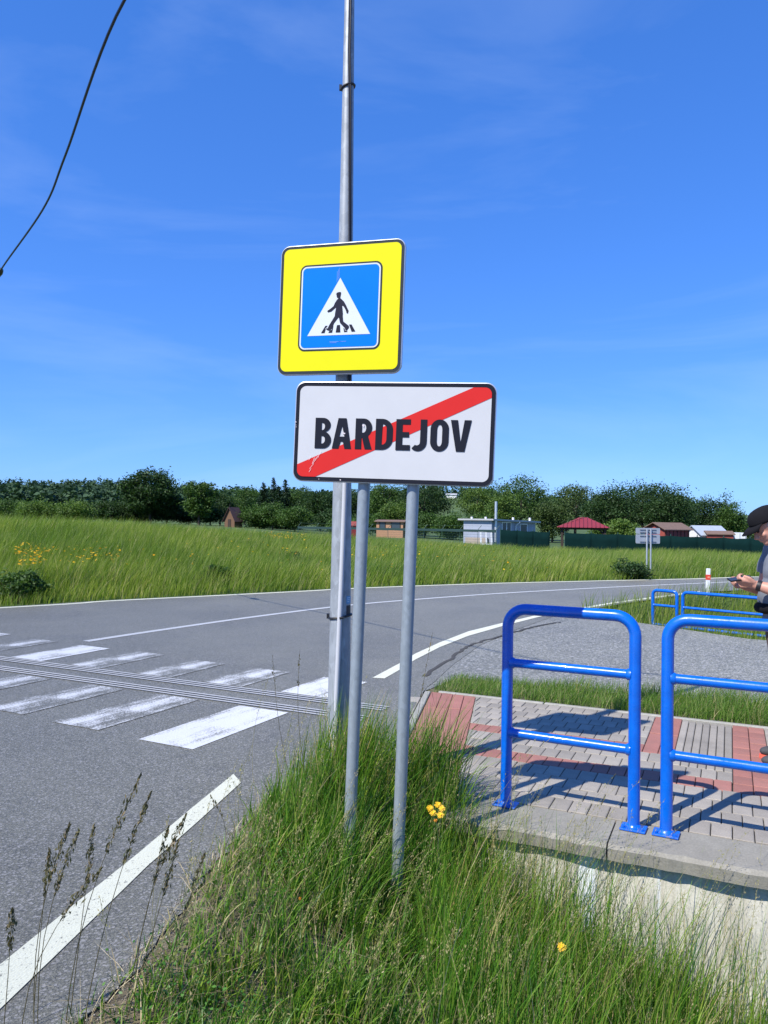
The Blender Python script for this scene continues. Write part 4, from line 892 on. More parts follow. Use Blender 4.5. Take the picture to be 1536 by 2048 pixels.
for s in (-1, 1): MB().box((0, s*1.75, he-.09), (3.9, .14, .18)).build('beam', MDW, ga); MB().box((s*1.75, 0, he-.10), (.14, 3.4, .16)).build('beam', MDW, ga)
MB().box((.4, 0, .78), (1.5, .8, .06)).build('table_top', MWF, ga)
for s in (-.5, .5): MB().box((.4+s, 0, .38), (.1, .6, .76)).build('table_leg', MDW, ga)
def gable(name, px, base_y, D, L_, W_, Hw, Hr, rz, wallm, roofm, label, over=.2, cat='shed'):
    p = at(px, base_y, D); z = gz(p.x, D); t = empty(name, (p.x, D, z), rz, label, cat)
    MB().add([(-L_/2, -W_/2, -.4), (L_/2, -W_/2, -.4), (L_/2, W_/2, -.4), (-L_/2, W_/2, -.4), (-L_/2, -W_/2, Hw), (L_/2, -W_/2, Hw), (L_/2, W_/2, Hw), (-L_/2, W_/2, Hw), (-L_/2, 0, Hr), (L_/2, 0, Hr)], [(0, 1, 5, 4), (2, 3, 7, 6), (1, 2, 6, 9, 5), (3, 0, 4, 8, 7), (4, 5, 9, 8), (6, 7, 8, 9), (3, 2, 1, 0)]).build('wall', wallm, t)
    sl = (Hr-Hw)/(W_/2); th = .07
    for s in (-1, 1):
        ye = s*(W_/2+over); ze = Hw-sl*over+.03; q = [(-L_/2-over, 0, Hr+.03), (L_/2+over, 0, Hr+.03), (L_/2+over, ye, ze), (-L_/2-over, ye, ze)]; q2 = [(x, y, z_+th) for x, y, z_ in q]
        MB().add(q+q2, [(0, 1, 2, 3), (7, 6, 5, 4), (0, 4, 5, 1), (1, 5, 6, 2), (2, 6, 7, 3), (3, 7, 4, 0)]).build('roof', roofm, t)
    return t
MRW = plain('red_boards', (.27, .055, .04), .8, 0, .2, 5); MTR = plain('tan_roof', (.17, .11, .08), .8, 0, .15, 4)
z_ = lambda px, y, D: at(px, y, D).z
rs = gable('shed', 1334, 1090, 74, 3.3, 2.4, z_(1334, 1058, 74)-gz(at(1334, 1090, 74).x, 74), z_(1334, 1047, 74)-gz(at(1334, 1090, 74).x, 74), R(28), MRW, MTR, 'red board shed with a pale low gable roof behind the dark screen', .3)
for k in range(7): MB().box((-1.5+k*.5, -1.23, .9), (.05, .03, 2.2)).build('batten', MDW, rs)
MB().box((2.3, -.6, 1.0), (1.3, .06, .06)).build('rail', MTR, rs)
wh = gable('white_hut', 1412, 1090, 76, 2.9, 2.6, z_(1412, 1069, 76)-gz(at(1412, 1090, 76).x, 76), z_(1412, 1053, 76)-gz(at(1412, 1090, 76).x, 76), R(14), plain('white_plaster', (.72, .73, .74), .8), galv('zinc_roof', (.48, .53, .58), 3, .08, .5, .3), 'small white hut with a light metal gable roof', .25, 'hut')
facade_win(wh, 'window', (-.3, 1.2), .8, .7, Mfr @ Matrix.Translation((0, 1.3, 0)), MDW, MGL)
r2 = gable('shed', 1436, 1090, 74.5, 2.3, 1.8, z_(1436, 1069, 74)-gz(at(1436, 1090, 74).x, 74), z_(1436, 1063.5, 74)-gz(at(1436, 1090, 74).x, 74), R(-8), MRW, MTR, 'low red shed with dark trim beside the small white hut', .15)
D = 75.5; pc_ = at(1467, 1090, D); zc_ = gz(pc_.x, D); ct = empty('container', (pc_.x, D, zc_), R(-5), 'white panelled container next to the low red shed', 'container'); hc = z_(1467, 1065, D)-zc_
MB().box((0, 0, hc/2-.2), (1.75, 1.8, hc+.4)).build('body', MWH, ct)
for k in range(4): MB().box((-.78+k*.52, -.91, hc/2), (.05, .04, hc-.1)).build('rib', MSB, ct)
# blue tarpaulin
D = 71; bl = MB(); n_ = 12; vs = []
pa, pb = at(1356, 1073, D), at(1424, 1083, D); zt_ = pa.z; btz = gz(pa.x, D)
tp_o = empty('blue_tarpaulin', ((pa.x+pb.x)/2, D, btz), 0, 'bright blue tarpaulin sheet stretched above the dark screen fence', 'tarpaulin')
for i in range(n_+1):
    for j in range(5):
        fx, fy = i/n_, j/4; x = (fx-.5)*(pb.x-pa.x); y = (fy-.5)*2.4; vs.append((x, y, zt_-btz-.10-.30*(1-fy)-.22*math.sin(fx*math.pi)**2*(1-fy)*.6-.03*math.sin(fx*15+fy*3)-fx*.12))
bl.add(vs, [(i*5+j, (i+1)*5+j, (i+1)*5+j+1, i*5+j+1) for i in range(n_) for j in range(4)]); bo_ = bl.build('sheet', plain('tarp_blue', (.012, .05, .42), .5, 0, .15, 3), tp_o, True); so = bo_.modifiers.new('t', 'SOLIDIFY'); so.thickness = .02
for sx in (-.48, .48):
    for sy in (-1.15, 1.15): MB().tube([(sx*(pb.x-pa.x), sy, -.1), (sx*(pb.x-pa.x), sy, zt_-btz-.3)], .03, 6).build('prop', MDW, tp_o)
# red shed behind the mast, tan house, chapel, far house
gable('shed', 708, 1072, 70, 1.5, 1.5, z_(708, 1052, 70)-gz(at(708, 1072, 70).x, 70), z_(708, 1045, 70)-gz(at(708, 1072, 70).x, 70), R(20), plain('bright_red_boards', (.40, .03, .03), .7), MRW, 'small bright red shed behind the two sign poles', .1)
D = 95; th = gable('garden_house', 784, 1062, D, 3.3, 3.0, z_(781, 1044, D)-gz(at(781, 1062, D).x, D), z_(781, 1041, D)-gz(at(781, 1062, D).x, D), R(-12), plain('tan_plaster', (.42, .23, .13), .8), MTR, 'low tan garden house with flat brown roof between the sign poles', .25, 'house')
facade_win(th, 'window', (.75, 1.5), 1.1, .9, Mfr @ Matrix.Translation((0, 1.5, 0)), MDW, MGL); facade_win(th, 'window', (-.9, 1.5), .7, .8, Mfr @ Matrix.Translation((0, 1.5, 0)), MDW, MGL)
D = 105; chz = gz(at(467, 1048, D).x, D); chp = gable('chapel', 467, 1048, D, 1.7, 1.7, z_(467, 1038, D)-chz, z_(467, 1016, D)-chz, R(62), plain('brown_boards', (.14, .075, .04), .8), plain('brown_shingle', (.085, .045, .04), .85, 0, .25, 5), 'tiny wooden chapel with a steep brown gable roof and a finial', .25, 'chapel')
MB().tube([(-.85, 0, z_(467, 1016, D)-chz), (-.85, 0, z_(467, 1008, D)-chz)], .03, 6).build('finial', MDW, chp); MB().box((-.87, 0, .55), (.06, .5, 1.1)).build('door', MDW, chp)
D = 380; gable('far_house', 903, 1000, D, 5.0, 3.5, 1.7, 2.4, R(-10), MWH, MRF, 'distant pale house on the open hillside between trees', .3, 'house')
# ---------------------------------------------------------------- fences
MGF = plain('fence_green', (.018, .065, .05), .6); MSCR = plain('screen_fabric', (.0035, .0165, .016), 1.0, 0, .25, 1.2, spec=.05)
def screen(name, pxs, D0, D1, ytop0, ytop1, label):
    n = len(pxs)-1; p = at(pxs[0], 1090, D0); z0 = gz(p.x, D0); t = empty(name, (p.x, D0, z0), 0, label, 'fence')
    Q = []
    for i, px in enumerate(pxs):
        f = i/n; D = D0+(D1-D0)*f; q = at(px, ytop0+(ytop1-ytop0)*f, D); g_ = gz(q.x, D); Q.append((Vector((q.x-p.x, D-D0, g_-z0)), q.z-z0))
    for i, (g_, zt) in enumerate(Q): MB().tube([(g_.x, g_.y+.04, g_.z-.2), (g_.x, g_.y+.04, zt+.12)], .03, 6).build('post', MGF, t)
    for (ga_, za), (gb, zb_) in zip(Q[:-1], Q[1:]):
        m = MB(); vs = []; k_ = 8
        for i in range(k_+1):
            f = i/k_; b = .05*math.sin(f*math.pi)*random.uniform(.4, 1.2); sag = .05*math.sin(f*math.pi)*random.uniform(.6, 1.3)
            for j in range(4): h_ = j/3; vs.append((ga_.x+(gb.x-ga_.x)*f, ga_.y+(gb.y-ga_.y)*f-b*math.sin(h_*3.1), (ga_.z+(gb.z-ga_.z)*f)*(1-h_)+(za+(zb_-za)*f-sag)*h_))
        m.add(vs, [(i*4+j, (i+1)*4+j, (i+1)*4+j+1, i*4+j+1) for i in range(k_) for j in range(3)]); o = m.build('screen_panel', MSCR, t, True); s = o.modifiers.new('t', 'SOLIDIFY'); s.thickness = .012
    return t
screen('screen_fence', [1001, 1035, 1067, 1099], 60, 58.5, 1059, 1064, 'short dark green privacy screen in front of the grey cabin')
screen('screen_fence', [1130+i*53 for i in range(10)], 57, 47, 1065, 1080, 'long dark green privacy screen fence behind the meadow')
random.seed(5)
D0 = 66; pxs = [596+i*36 for i in range(12)]; p = at(pxs[0], 1080, D0); z0 = gz(p.x, D0); wf = empty('wire_fence', (p.x, D0, z0), 0, 'green wire mesh fence with angled post tops in front of the cabin', 'fence'); Q = []
for i, px in enumerate(pxs):
    D = D0-i*.35; ytp = np.interp(px, [596, 1000], [1053, 1060]); q = at(px, ytp, D); g_ = gz(q.x, D); Q.append((q.x-p.x, D-D0, g_-z0, q.z-z0)); x, y, a, b = Q[-1]
    MB().tube([(x, y, a-.2), (x, y, b), (x+.28, y, b+.34)], .026, 6).build('post', MGF, wf)
for (x, y, a, b), (x2, y2, a2, b2) in zip(Q[:-1], Q[1:]):
    m = MB()
    for k in range(9): f = k/8; m.tube([(x, y, a+(b-a)*f), (x2, y2, a2+(b2-a2)*f)], .006, 4)
    for k in range(1, 16): f = k/16; m.tube([(x+(x2-x)*f, y+(y2-y)*f, a+(a2-a)*f), (x+(x2-x)*f, y+(y2-y)*f, b+(b2-b)*f)], .005, 4)
    m.tube([(x+.26, y, b+.3), (x2+.26, y2, b2+.3)], .006, 4); m.build('mesh_panel', MGF, wf)
    s_ = MB().add([(x, y-.02, b-.17), (x2, y2-.02, b2-.16-random.uniform(0, .05)), (x2, y2-.02, b2), (x, y-.02, b)], [(0, 1, 2, 3)]).build('screen_strip', plain('strip_green', (.012, .045, .042), .7) if not bpy.data.materials.get('strip_green') else bpy.data.materials['strip_green'], wf); so = s_.modifiers.new('t', 'SOLIDIFY'); so.thickness = .01
# ---------------------------------------------------------------- trees
def leaf_cards(C, size, up=.35, seed=0, aspect=.55):
    """rhombic leaf faces at centres C (n,3)"""
    r = np.random.default_rng(seed); n = len(C); N = r.normal(size=(n, 3)); N[:, 2] = np.abs(N[:, 2])+up; N /= np.linalg.norm(N, axis=1)[:, None]
    T = r.normal(size=(n, 3)); T -= N*(T*N).sum(1)[:, None]; T /= np.linalg.norm(T, axis=1)[:, None]; B = np.cross(N, T)
    s = (size*r.uniform(.55, 1.35, n))[:, None]
    V = np.stack([C-T*s*.5, C+B*s*.5*aspect+N*s*.06, C+T*s*.5, C-B*s*.5*aspect+N*s*.06], 1).reshape(-1, 3); F = np.arange(n*4).reshape(n, 4); return V, F
def crown_points(seed, w_, h_, zc, ncl, per, spread, lobes=.3, flat=1.0):
    r = np.random.default_rng(seed); d = r.normal(size=(ncl, 3)); d /= np.linalg.norm(d, axis=1)[:, None]
    az = np.arctan2(d[:, 1], d[:, 0]); ph = r.uniform(0, 6.28, 6)
    rad = (r.uniform(.25, 1, ncl)**.45)*(1+lobes*(.5*np.sin(3*az+ph[0])*np.cos(2*d[:, 2]*2+ph[1])+.4*np.sin(5*az+ph[2]+3*d[:, 2])+.3*np.sin(9*d[:, 2]+ph[3]+2*az)))
    C = d*rad[:, None]*np.array([w_/2, w_/2, h_/2]); C[:, 2] *= np.where(C[:, 2] < 0, .85, 1.0); C[:, 2] += zc
    P = C[:, None, :]+r.normal(size=(ncl, per, 3))*np.array([spread, spread, spread*.6*flat]); return C, P.reshape(-1, 3)
LEAF = {}
for nm, st in {'mid': [(0, (.034, .078, .013)), (.5, (.060, .125, .022)), (1, (.100, .175, .034))], 'dark': [(0, (.020, .050, .013)), (.5, (.036, .080, .020)), (1, (.062, .116, .030))],
               'light': [(0, (.065, .125, .018)), (.5, (.105, .180, .030)), (1, (.16, .24, .048))], 'olive': [(0, (.044, .080, .018)), (.5, (.070, .115, .028)), (1, (.105, .155, .042))], 'conifer': [(0, (.012, .030, .013)), (.6, (.022, .052, .021)), (1, (.036, .074, .027))]}.items():
    LEAF[nm] = leafy('leaf_'+nm, st, .6, .30, (.55, (.62, .66, .62), .42, .60))
MBARK = plain('bark', (.075, .058, .042), .95, 0, .3, 5)
def tree(name, px, ytop, D, wpx, mat, label, seed, ncl=110, per=70, leaf=.32, group='trees beyond the meadow', trunk_frac=.28, lobes=.3, base_off=0, cat='tree', ybot=None):
    p = at(px, 1050, D); zb = gz(p.x, D)+base_off; zt = at(px, ytop, D).z-zb; W_ = wpx*D/FPX
    t = empty(name, (p.x, D, zb), random.uniform(0, 6), label, cat, group); ch = zt*(1-trunk_frac)*1.0; zc = zt-ch/2
    C, P = crown_points(seed, W_*.90, ch*.92, zc, ncl, per, W_*.055+.12, lobes)
    V, F = leaf_cards(P, leaf, .3, seed); meshobj('crown', fastmesh('crown', V, F), LEAF[mat], t)
    r = random.Random(seed); tr = MB(); rad = max(.06, zt*.022); hgt = zt*.72; bx = r.uniform(-.3, .3)
    tr.tube([(0, 0, -.3), (bx*.3, 0, hgt*.33), (bx*.6, .1, hgt*.66), (bx, .1, hgt)], [rad*1.3, rad, rad*.7, rad*.25], 9); tk = tr.build('trunk', MBARK, t, True)
    idx = r.sample(range(len(C)), 9); lb = MB()
    for i in idx:
        f = r.uniform(.3, .75); a = Vector((bx*f, .1*f, hgt*f)); e = Vector(C[i]); m_ = (a+e)/2+Vector((0, 0, -.05*zt*r.random())); lb.tube([a, m_, e], [rad*.45, rad*.3, rad*.08], 6)
    lb.build('limbs', MBARK, tk, True); return t
def conifer(name, px, ytop, D, wpx, label, seed):
    p = at(px, 1050, D); zb = gz(p.x, D); zt = at(px, ytop, D).z-zb; W_ = wpx*D/FPX; t = empty(name, (p.x, D, zb), 0, label, 'tree', 'trees beyond the meadow'); r = np.random.default_rng(seed); P = []
    nl = 26
    for i in range(nl):
        f = i/(nl-1); z = zt*(.08+.92*f); rad = W_/2*(1-f)**.85+.05; nb = int(14*(1-f))+5
        for j in range(nb):
            a = r.uniform(0, 6.28); L_ = rad*r.uniform(.75, 1.12); k = np.linspace(.12, 1, max(4, int(14*(1-f))+3)); pts = np.stack([np.cos(a)*L_*k, np.sin(a)*L_*k, z-.28*L_*k**1.4+.05*L_*k**4], 1); P.append(pts+r.normal(size=pts.shape)*.07); P.append(pts+r.normal(size=pts.shape)*.13)
    V, F = leaf_cards(np.concatenate(P), .38, .8, seed, .4); meshobj('crown', fastmesh('crown', V, F), LEAF['conifer'], t); MB().tube([(0, 0, -.3), (0, 0, zt*.98)], [zt*.018, .02], 8).build('trunk', MBARK, t, True)
random.seed(21)
tree('big_tree', 300, 938, 120, 112, 'dark', 'tallest dark broad-crowned tree standing alone left of the slim tree', 1, 190, 90, .40, trunk_frac=.10, lobes=.22)
tree('slim_tree', 398, 957, 118, 66, 'mid', 'slim rounded green tree beside the tallest dark tree', 2, 110, 70, .36, trunk_frac=.08)
for i, (px, yt, wp, mt, D, lb) in enumerate(((75, 1003, 78, 'light', 104, 'pale yellow-green bush below the forest hill, widest of the two'), (148, 1003, 66, 'light', 103, 'pale yellow-green rounded bush close to the tallest dark tree'), (20, 1000, 80, 'mid', 125, 'dull green bushy tree at the far end of the meadow edge'), (205, 1005, 70, 'dark', 118, 'dark low bush between pale bush and tallest dark tree'),
        (440, 985, 62, 'dark', 128, 'dark rounded tree between the slim tree and the chapel'), (490, 975, 66, 'mid', 150, 'green tree rising behind the tiny chapel'), (512, 1012, 70, 'mid', 106, 'low bushy tree right beside the tiny chapel'), (545, 1008, 60, 'mid', 104, 'low leafy bush in front of the dark spruces'), (600, 975, 64, 'mid', 128, 'leafy tree on the right flank of the spruces'),
        (640, 982, 80, 'dark', 122, 'dark leafy tree behind the steel mast'), (590, 1015, 70, 'mid', 102, 'low bush at the foot of the trees near the mast'), (665, 1018, 60, 'dark', 100, 'dark low bush behind the steel mast'),
        (716, 985, 60, 'dark', 124, 'dark tree seen between the mast and left sign pole'), (772, 962, 84, 'mid', 112, 'large leafy tree seen between the two sign poles'), (850, 958, 96, 'dark', 108, 'large dark tree right of the sign poles'), (790, 1005, 60, 'light', 100, 'pale green small tree behind the tan garden house'),
        (950, 972, 84, 'light', 112, 'light green tree behind the left end of the grey cabin'), (1040, 955, 128, 'mid', 108, 'wide green tree towering behind the grey cabin'), (1010, 985, 70, 'light', 99, 'pale green tree just behind the cabin flue pipe'), (1150, 967, 96, 'olive', 112, 'airy olive tree behind the gazebo'), (1105, 1000, 70, 'olive', 98, 'olive bushy tree between the cabin and the gazebo'),
        (1285, 962, 168, 'dark', 104, 'broad dark tree mass behind the red board shed'), (1215, 985, 90, 'dark', 100, 'dark tree behind the right corner of the gazebo roof'), (1340, 985, 90, 'dark', 97, 'dark tree just behind the red board shed'), (1418, 992, 96, 'dark', 106, 'dark rounded tree behind the small white hut'), (1462, 1012, 60, 'mid', 100, 'smaller green tree behind the white container'),
        *[(245+i*44, 1004+(i*11) % 22, 62, 'dark', 121+(i*5) % 9, lb_) for i, lb_ in enumerate(('dull low bush at the left foot of the tallest dark tree', 'dark low bush under the crown of the tallest dark tree', 'green low bush between the tallest and the slim tree', 'dark low bush at the foot of the slim tree', 'green low bush just left of the tiny chapel'))], (1540, 1036, 120, 'mid', 112, 'green tree mass behind the man in the cap'), (1245, 1042, 54, 'light', 72, 'bright yellow-green bush beside the gazebo'), (1205, 1050, 40, 'light', 71, 'small pale bush under the gazebo roof edge'), (1380, 1052, 44, 'olive', 80, 'olive bush between red board shed and white hut'), (900, 1030, 60, 'mid', 92, 'low green bush left of the grey cabin'), (960, 1030, 80, 'mid', 95, 'low green bush behind the grey cabin'), (690, 1035, 70, 'mid', 92, 'low bush behind the small bright red shed'), (760, 1030, 60, 'mid', 100, 'low green shrub left of the tan garden house'), (850, 1028, 70, 'mid', 96, 'low green shrub right of the tan garden house'))):
    big = wp*D/FPX; tree('tree' if yt < 1000 else 'shrub', px, yt, D, wp*1.12, mt, lb, 40+i, int((70+big*9)*(.62 if mt in ('light', 'olive') and yt < 1000 else 1)), 78, .21+.008*big, trunk_frac=.06 if yt > 990 else (.30 if mt in ('light', 'olive') else .16), lobes=.45 if i % 3 == 0 else .3, cat='tree' if yt < 1000 else 'bush', group='trees beyond the meadow' if yt < 1000 else 'bushes beyond the meadow')
for i, (px, yt, wp, D, lb) in enumerate(((526, 968, 58, 125, 'dark spruce with a slim top, next to the chapel tree'), (546, 958, 66, 128, 'tallest dark spruce of the close group'), (570, 961, 62, 124, 'dark spruce beside the leafy tree by the mast'), (556, 975, 60, 118, 'shorter dark spruce in front of the taller ones'))): conifer('spruce', px, yt, D, wp, lb, 90+i)
# distant forest on the hill: one mass
r = np.random.default_rng(5); n = 1300; yy = r.uniform(190, 620, n); aa = r.uniform(-.62, .40, n); xx = aa*yy; keep = ~((aa > .070) & (aa < .104) & (yy < 430)) & ((yy > 300) | (aa < .05)); xx, yy = xx[keep], yy[keep]; zz = ground_z(xx, yy); Ps = []
for x, y, z in zip(xx, yy, zz):
    Hh_ = r.uniform(6, 11)*(.45+.55*min(1, y/420)); W_ = r.uniform(5, 9)*(.5+.5*min(1, y/420)); d = r.normal(size=(130, 3)); d /= np.linalg.norm(d, axis=1)[:, None]; d *= (r.uniform(.3, 1, 130)**.4)[:, None]; d += r.normal(size=d.shape)*.08; Ps.append(np.stack([x+d[:, 0]*W_/2, y+d[:, 1]*W_/2, z+Hh_*.55+d[:, 2]*Hh_*.48], 1))
V, F = leaf_cards(np.concatenate(Ps), 1.35, .5, 8, .7); fo = meshobj('distant_forest', fastmesh('distant_forest', V, F), leafy('forest_leaf', [(0, (.020, .048, .024)), (.5, (.034, .074, .034)), (1, (.056, .105, .042))], .8, .15)); tag(fo, 'dark green forest covering the distant low hill', 'forest', kind='stuff')
# ---------------------------------------------------------------- grass
def blades(base, h, wd, lean, curv, seed=0, segs=3, face=None):
    """base (n,3); h (n,); wd (n,); lean (n,2) horizontal tip offset as a fraction of h"""
    r = np.random.default_rng(seed); n = len(base); a = r.uniform(0, np.pi, n) if face is None else face; S = np.stack([np.cos(a), np.sin(a), np.zeros(n)], 1); V = []
    for k in range(segs+1):
        t = k/segs; c = base.copy(); c[:, :2] += lean*(h*(t**curv))[:, None] if np.isscalar(curv) else lean*(h*(t**curv))[:, None]
        L2 = (lean**2).sum(1); c[:, 2] += h*t*np.sqrt(np.clip(1-.6*L2*t, .15, 1)); wv = (wd*(1-t**2.0)*.5+wd*.03)[:, None]
        if k < segs: V.append(np.stack([c-S*wv, c+S*wv], 1))
        else: V.append(c[:, None, :])
    V = np.concatenate(V, 1); m = V.shape[1]; o = (np.arange(n)*m)[:, None]; Q = np.concatenate([o+np.array([[2*k, 2*k+1, 2*k+3, 2*k+2]]) for k in range(segs-1)], 0); T = o+np.array([[2*segs-2, 2*segs-1, 2*segs]]); return V.reshape(-1, 3), [Q, T]
def vnoise(x, y, s, seed):
    ph = np.random.default_rng(seed).uniform(0, 6.28, 8); x, y = x*s, y*s; return .25*(np.sin(x+ph[0]+1.3*np.sin(.7*y+ph[1]))+np.sin(1.37*y+ph[2]+1.1*np.sin(.9*x+ph[3]))+np.sin(.8*(x+y)+ph[4])+np.sin(1.9*(x-.6*y)+ph[5]))*.5+.5
GM = leafy('meadow_blade', [(0, (.10, .175, .017)), (.35, (.195, .285, .030)), (.66, (.28, .35, .05)), (.86, (.35, .365, .10)), (1, (.52, .43, .23))], .5, .42, (.30, (.56, .70, .66), .40, .62))
# meadow beyond the road
r = np.random.default_rng(3); N = 255000; ym = 13+39*r.random(N)**1.15; am = r.uniform(-.60, .62, N); xm = am*ym; d = (ym-np.interp(xm, FX, FY))*.82
k = (d > .12) & (d < 24)
xm, ym, d = xm[k], ym[k], d[k]; zm_ = ground_z(xm, ym); pt = vnoise(xm, ym, .35, 4); pt2 = vnoise(xm, ym, 1.3, 9)
hm_ = (.38+.30*pt+.22*pt2)*r.uniform(.55, 1.2, len(xm))*np.clip(.35+d*.5, .35, 1.0); wd = r.uniform(.006, .014, len(xm))*(.6+ym/35)
V, F = blades(np.stack([xm, ym, zm_], 1), hm_, wd, np.stack([.24+.20*r.normal(size=len(xm))+.15*pt, .10*r.normal(size=len(xm))], 1), 1.7, 3); print('meadow blades', len(xm))
mg = meshobj('meadow_grass', fastmesh('meadow_grass', V, F), GM); pass
tag(mg, 'tall wind-bent meadow grass on the bank beyond the road', 'grass', kind='stuff')
# flowers of the meadow
fl_ = []
def spray(px0, px1, py0, py1, n, seed, hh=.62):
    r = np.random.default_rng(seed); out = []
    for _ in range(n):
        px, py = r.uniform(px0, px1), r.uniform(py0, py1); dd = ray(px, py); t = 13.0
        while t < 46:
            q = CAM+dd*t; yf = float(np.interp(q.x, FX, FY))
            if q.y > yf+.5 and q.z < gz(q.x, q.y)+hh: out.append((q.x, q.y, q.z)); break
            t += .35
    return out
fl_ += spray(30, 90, 1085, 1130, 110, 1)+spray(90, 240, 1092, 1125, 70, 2)+spray(530, 625, 1062, 1078, 120, 3)+spray(150, 620, 1075, 1130, 60, 4)+spray(740, 960, 1080, 1115, 60, 5)+spray(640, 1100, 1085, 1140, 50, 6)+spray(960, 1050, 1095, 1125, 30, 7)
V, F = leaf_cards(np.array(fl_), .062, 2.0, 4, .9); o = meshobj('meadow_flowers', fastmesh('meadow_flowers', V, F), leafy('flower_yellow', [(0, (.62, .30, .01)), (.6, (.75, .45, .015)), (1, (.78, .56, .03))], .6, .3)); tag(o, 'scattered yellow and orange flowers among the meadow grass', 'flowers', kind='stuff')
# ditch-side and verge grass on the right, beyond the side road
r = np.random.default_rng(31); N = 60000; xd = r.uniform(3.6, 14, N); yd = r.uniform(7, 22, N); s = np.minimum(yd-np.interp(xd, SFX, SFY), np.interp(xd, NX, NY)-yd); k = s > .08; xd, yd, s = xd[k], yd[k], s[k]
hd_ = r.uniform(.30, .78, len(xd))*np.clip(.5+s*.6, .5, 1.25); V, F = blades(np.stack([xd, yd, ground_z(xd, yd)], 1), hd_, r.uniform(.006, .013, len(xd)), np.stack([.15+.2*r.normal(size=len(xd)), .18*r.normal(size=len(xd))], 1), 1.7, 5)
o = meshobj('ditch_grass', fastmesh('ditch_grass', V, F), GM); tag(o, 'long green grass around the far blue railings', 'grass', kind='stuff')
# strip between footway and side road
GN = leafy('verge_blade', [(0, (.055, .130, .015)), (.3, (.095, .20, .024)), (.65, (.145, .25, .036)), (.86, (.20, .26, .07)), (1, (.40, .33, .17))], .5, .4)
r = np.random.default_rng(33); N = 26000; us = r.uniform(-2.6, 4.5, N); vs_ = r.uniform(V_FAR+.07, V_SIDE+.12, N)+.10*vnoise(us, us*0, 3, 2)-.05; xs, ys = us*CT+vs_*ST, vs_*CT-us*ST; k = xs > np.interp(ys, [6.5, 7.5, 8.2], [.42, .52, .75]); xs, ys, us, vs_ = xs[k], ys[k], us[k], vs_[k]
edge = np.minimum(vs_-V_FAR, V_SIDE+.15-vs_); hs_ = r.uniform(.06, .2, len(xs))*(.7+.6*vnoise(xs, ys, 4, 3))*np.interp(us, [-2.6, -1.5, 0], [.6, .85, 1.25]); V, F = blades(np.stack([xs, ys, np.full(len(xs), -.03)], 1), hs_, r.uniform(.003, .006, len(xs)), np.stack([.2+.35*r.normal(size=len(xs)), .35*r.normal(size=len(xs))], 1), 1.6, 6)
o = meshobj('strip_grass', fastmesh('strip_grass', V, F), GN); tag(o, 'short grass strip between footway and side road', 'grass', kind='stuff')
# foreground bank
r = np.random.default_rng(41)
def near_ok(x, y, pad=.02):
    u, v = toUV(x, y); return (x > np.interp(y, BY, BX)+pad) & (v < V_FRONT-.03)
N = 150000; x = r.uniform(-1.6, 2.6, N); y = r.uniform(1.2, 5.2, N); u, v = toUV(x, y)
ok = near_ok(x, y, -.035) | ((v >= V_FRONT-.03) & (v < 4.85) & (u < -1.22-.85*(v-4.0)) & (x > np.interp(y, BY, BX)+.03) & (y < 5.15))
x, y = x[ok], y[ok]; u, v = toUV(x, y); e = segdist(x, y, bank_edge); z = ground_z(x, y)
# density: full round the mast and poles, thinner at the asphalt edge and in front of the wall
wallz = sstep(-.75, .05, u)*sstep(2.3, 3.2, v); dens = np.clip(.22+e*2.4, 0, 1)*(1-.66*wallz)*(.55+.45*sstep(.25, .6, vnoise(x, y, 5, 8)))
bare = np.exp(-(((x+.22)/.34)**2+((y-3.2)/.26)**2))+.7*np.exp(-(((x-.05)/.16)**2+((y-3.62)/.16)**2)); dens *= 1-.75*np.clip(bare, 0, 1); dens *= .42+.58*sstep(.33, .55, vnoise(x, y, 11, 19))
k = r.random(len(x)) < dens; x, y, z, e, u, v, wallz = x[k], y[k], z[k], e[k], u[k], v[k], wallz[k]
tall = np.clip(np.exp(-(((x+.30)/.42)**2+((y-4.45)/.62)**2))+.62*np.exp(-(((x-.30)/.30)**2+((y-4.35)/.38)**2)), 0, 1.05); cl_ = vnoise(x, y, 6, 6)
h = (.07+.21*cl_+.54*tall+.20*wallz+.05*sstep(2.4, 3.8, y))*r.uniform(.45, 1.25, len(x))*np.clip(.4+e*1.3, .4, 1)
flop = 1-tall; lean = np.stack([.16+.32*r.normal(size=len(x))*(.5+.7*flop), .32*r.normal(size=len(x))*(.5+.7*flop)], 1)
V, F = blades(np.stack([x, y, z-.01], 1), h, r.uniform(.0032, .0092, len(x)), lean, 1.8, 7, 4); print('near blades', len(x))
GB = leafy('bank_blade', [(0, (.026, .090, .010)), (.3, (.068, .190, .017)), (.62, (.140, .285, .030)), (.88, (.22, .33, .05)), (.96, (.38, .33, .15)), (1, (.56, .48, .29))], .40, .36, (1.4, (1.22, 1.04, .9), .45, .65))
o = meshobj('bank_grass', fastmesh('bank_grass', V, F), GB); tag(o, 'dense uncut grass on the bank around the sign poles', 'grass', kind='stuff')
N = 13000; x = r.uniform(.2, 2.6, N); y = r.uniform(2.3, 4.35, N); u, v = toUV(x, y); k = near_ok(x, y) & (v > 2.6) & (u > -1.7); x, y, u, v = x[k], y[k], u[k], v[k]; k = r.random(len(x)) < np.interp(u, [-1.7, -.9, -.2, .4], [.9, .7, .42, .38]); x, y, u = x[k], y[k], u[k]
V, F = blades(np.stack([x, y, ground_z(x, y)-.01], 1), r.uniform(.30, .85, len(x))*np.interp(u, [-1.7, -.8, 0], [.75, .9, 1.05]), r.uniform(.003, .0058, len(x)), np.stack([.12+.22*r.normal(size=len(x)), .16*r.normal(size=len(x))], 1), 2.0, 9, 5)
o = meshobj('wall_grass', fastmesh('wall_grass', V, F), GB); tag(o, 'sparse tall grass blades standing before the culvert wall', 'grass', kind='stuff')
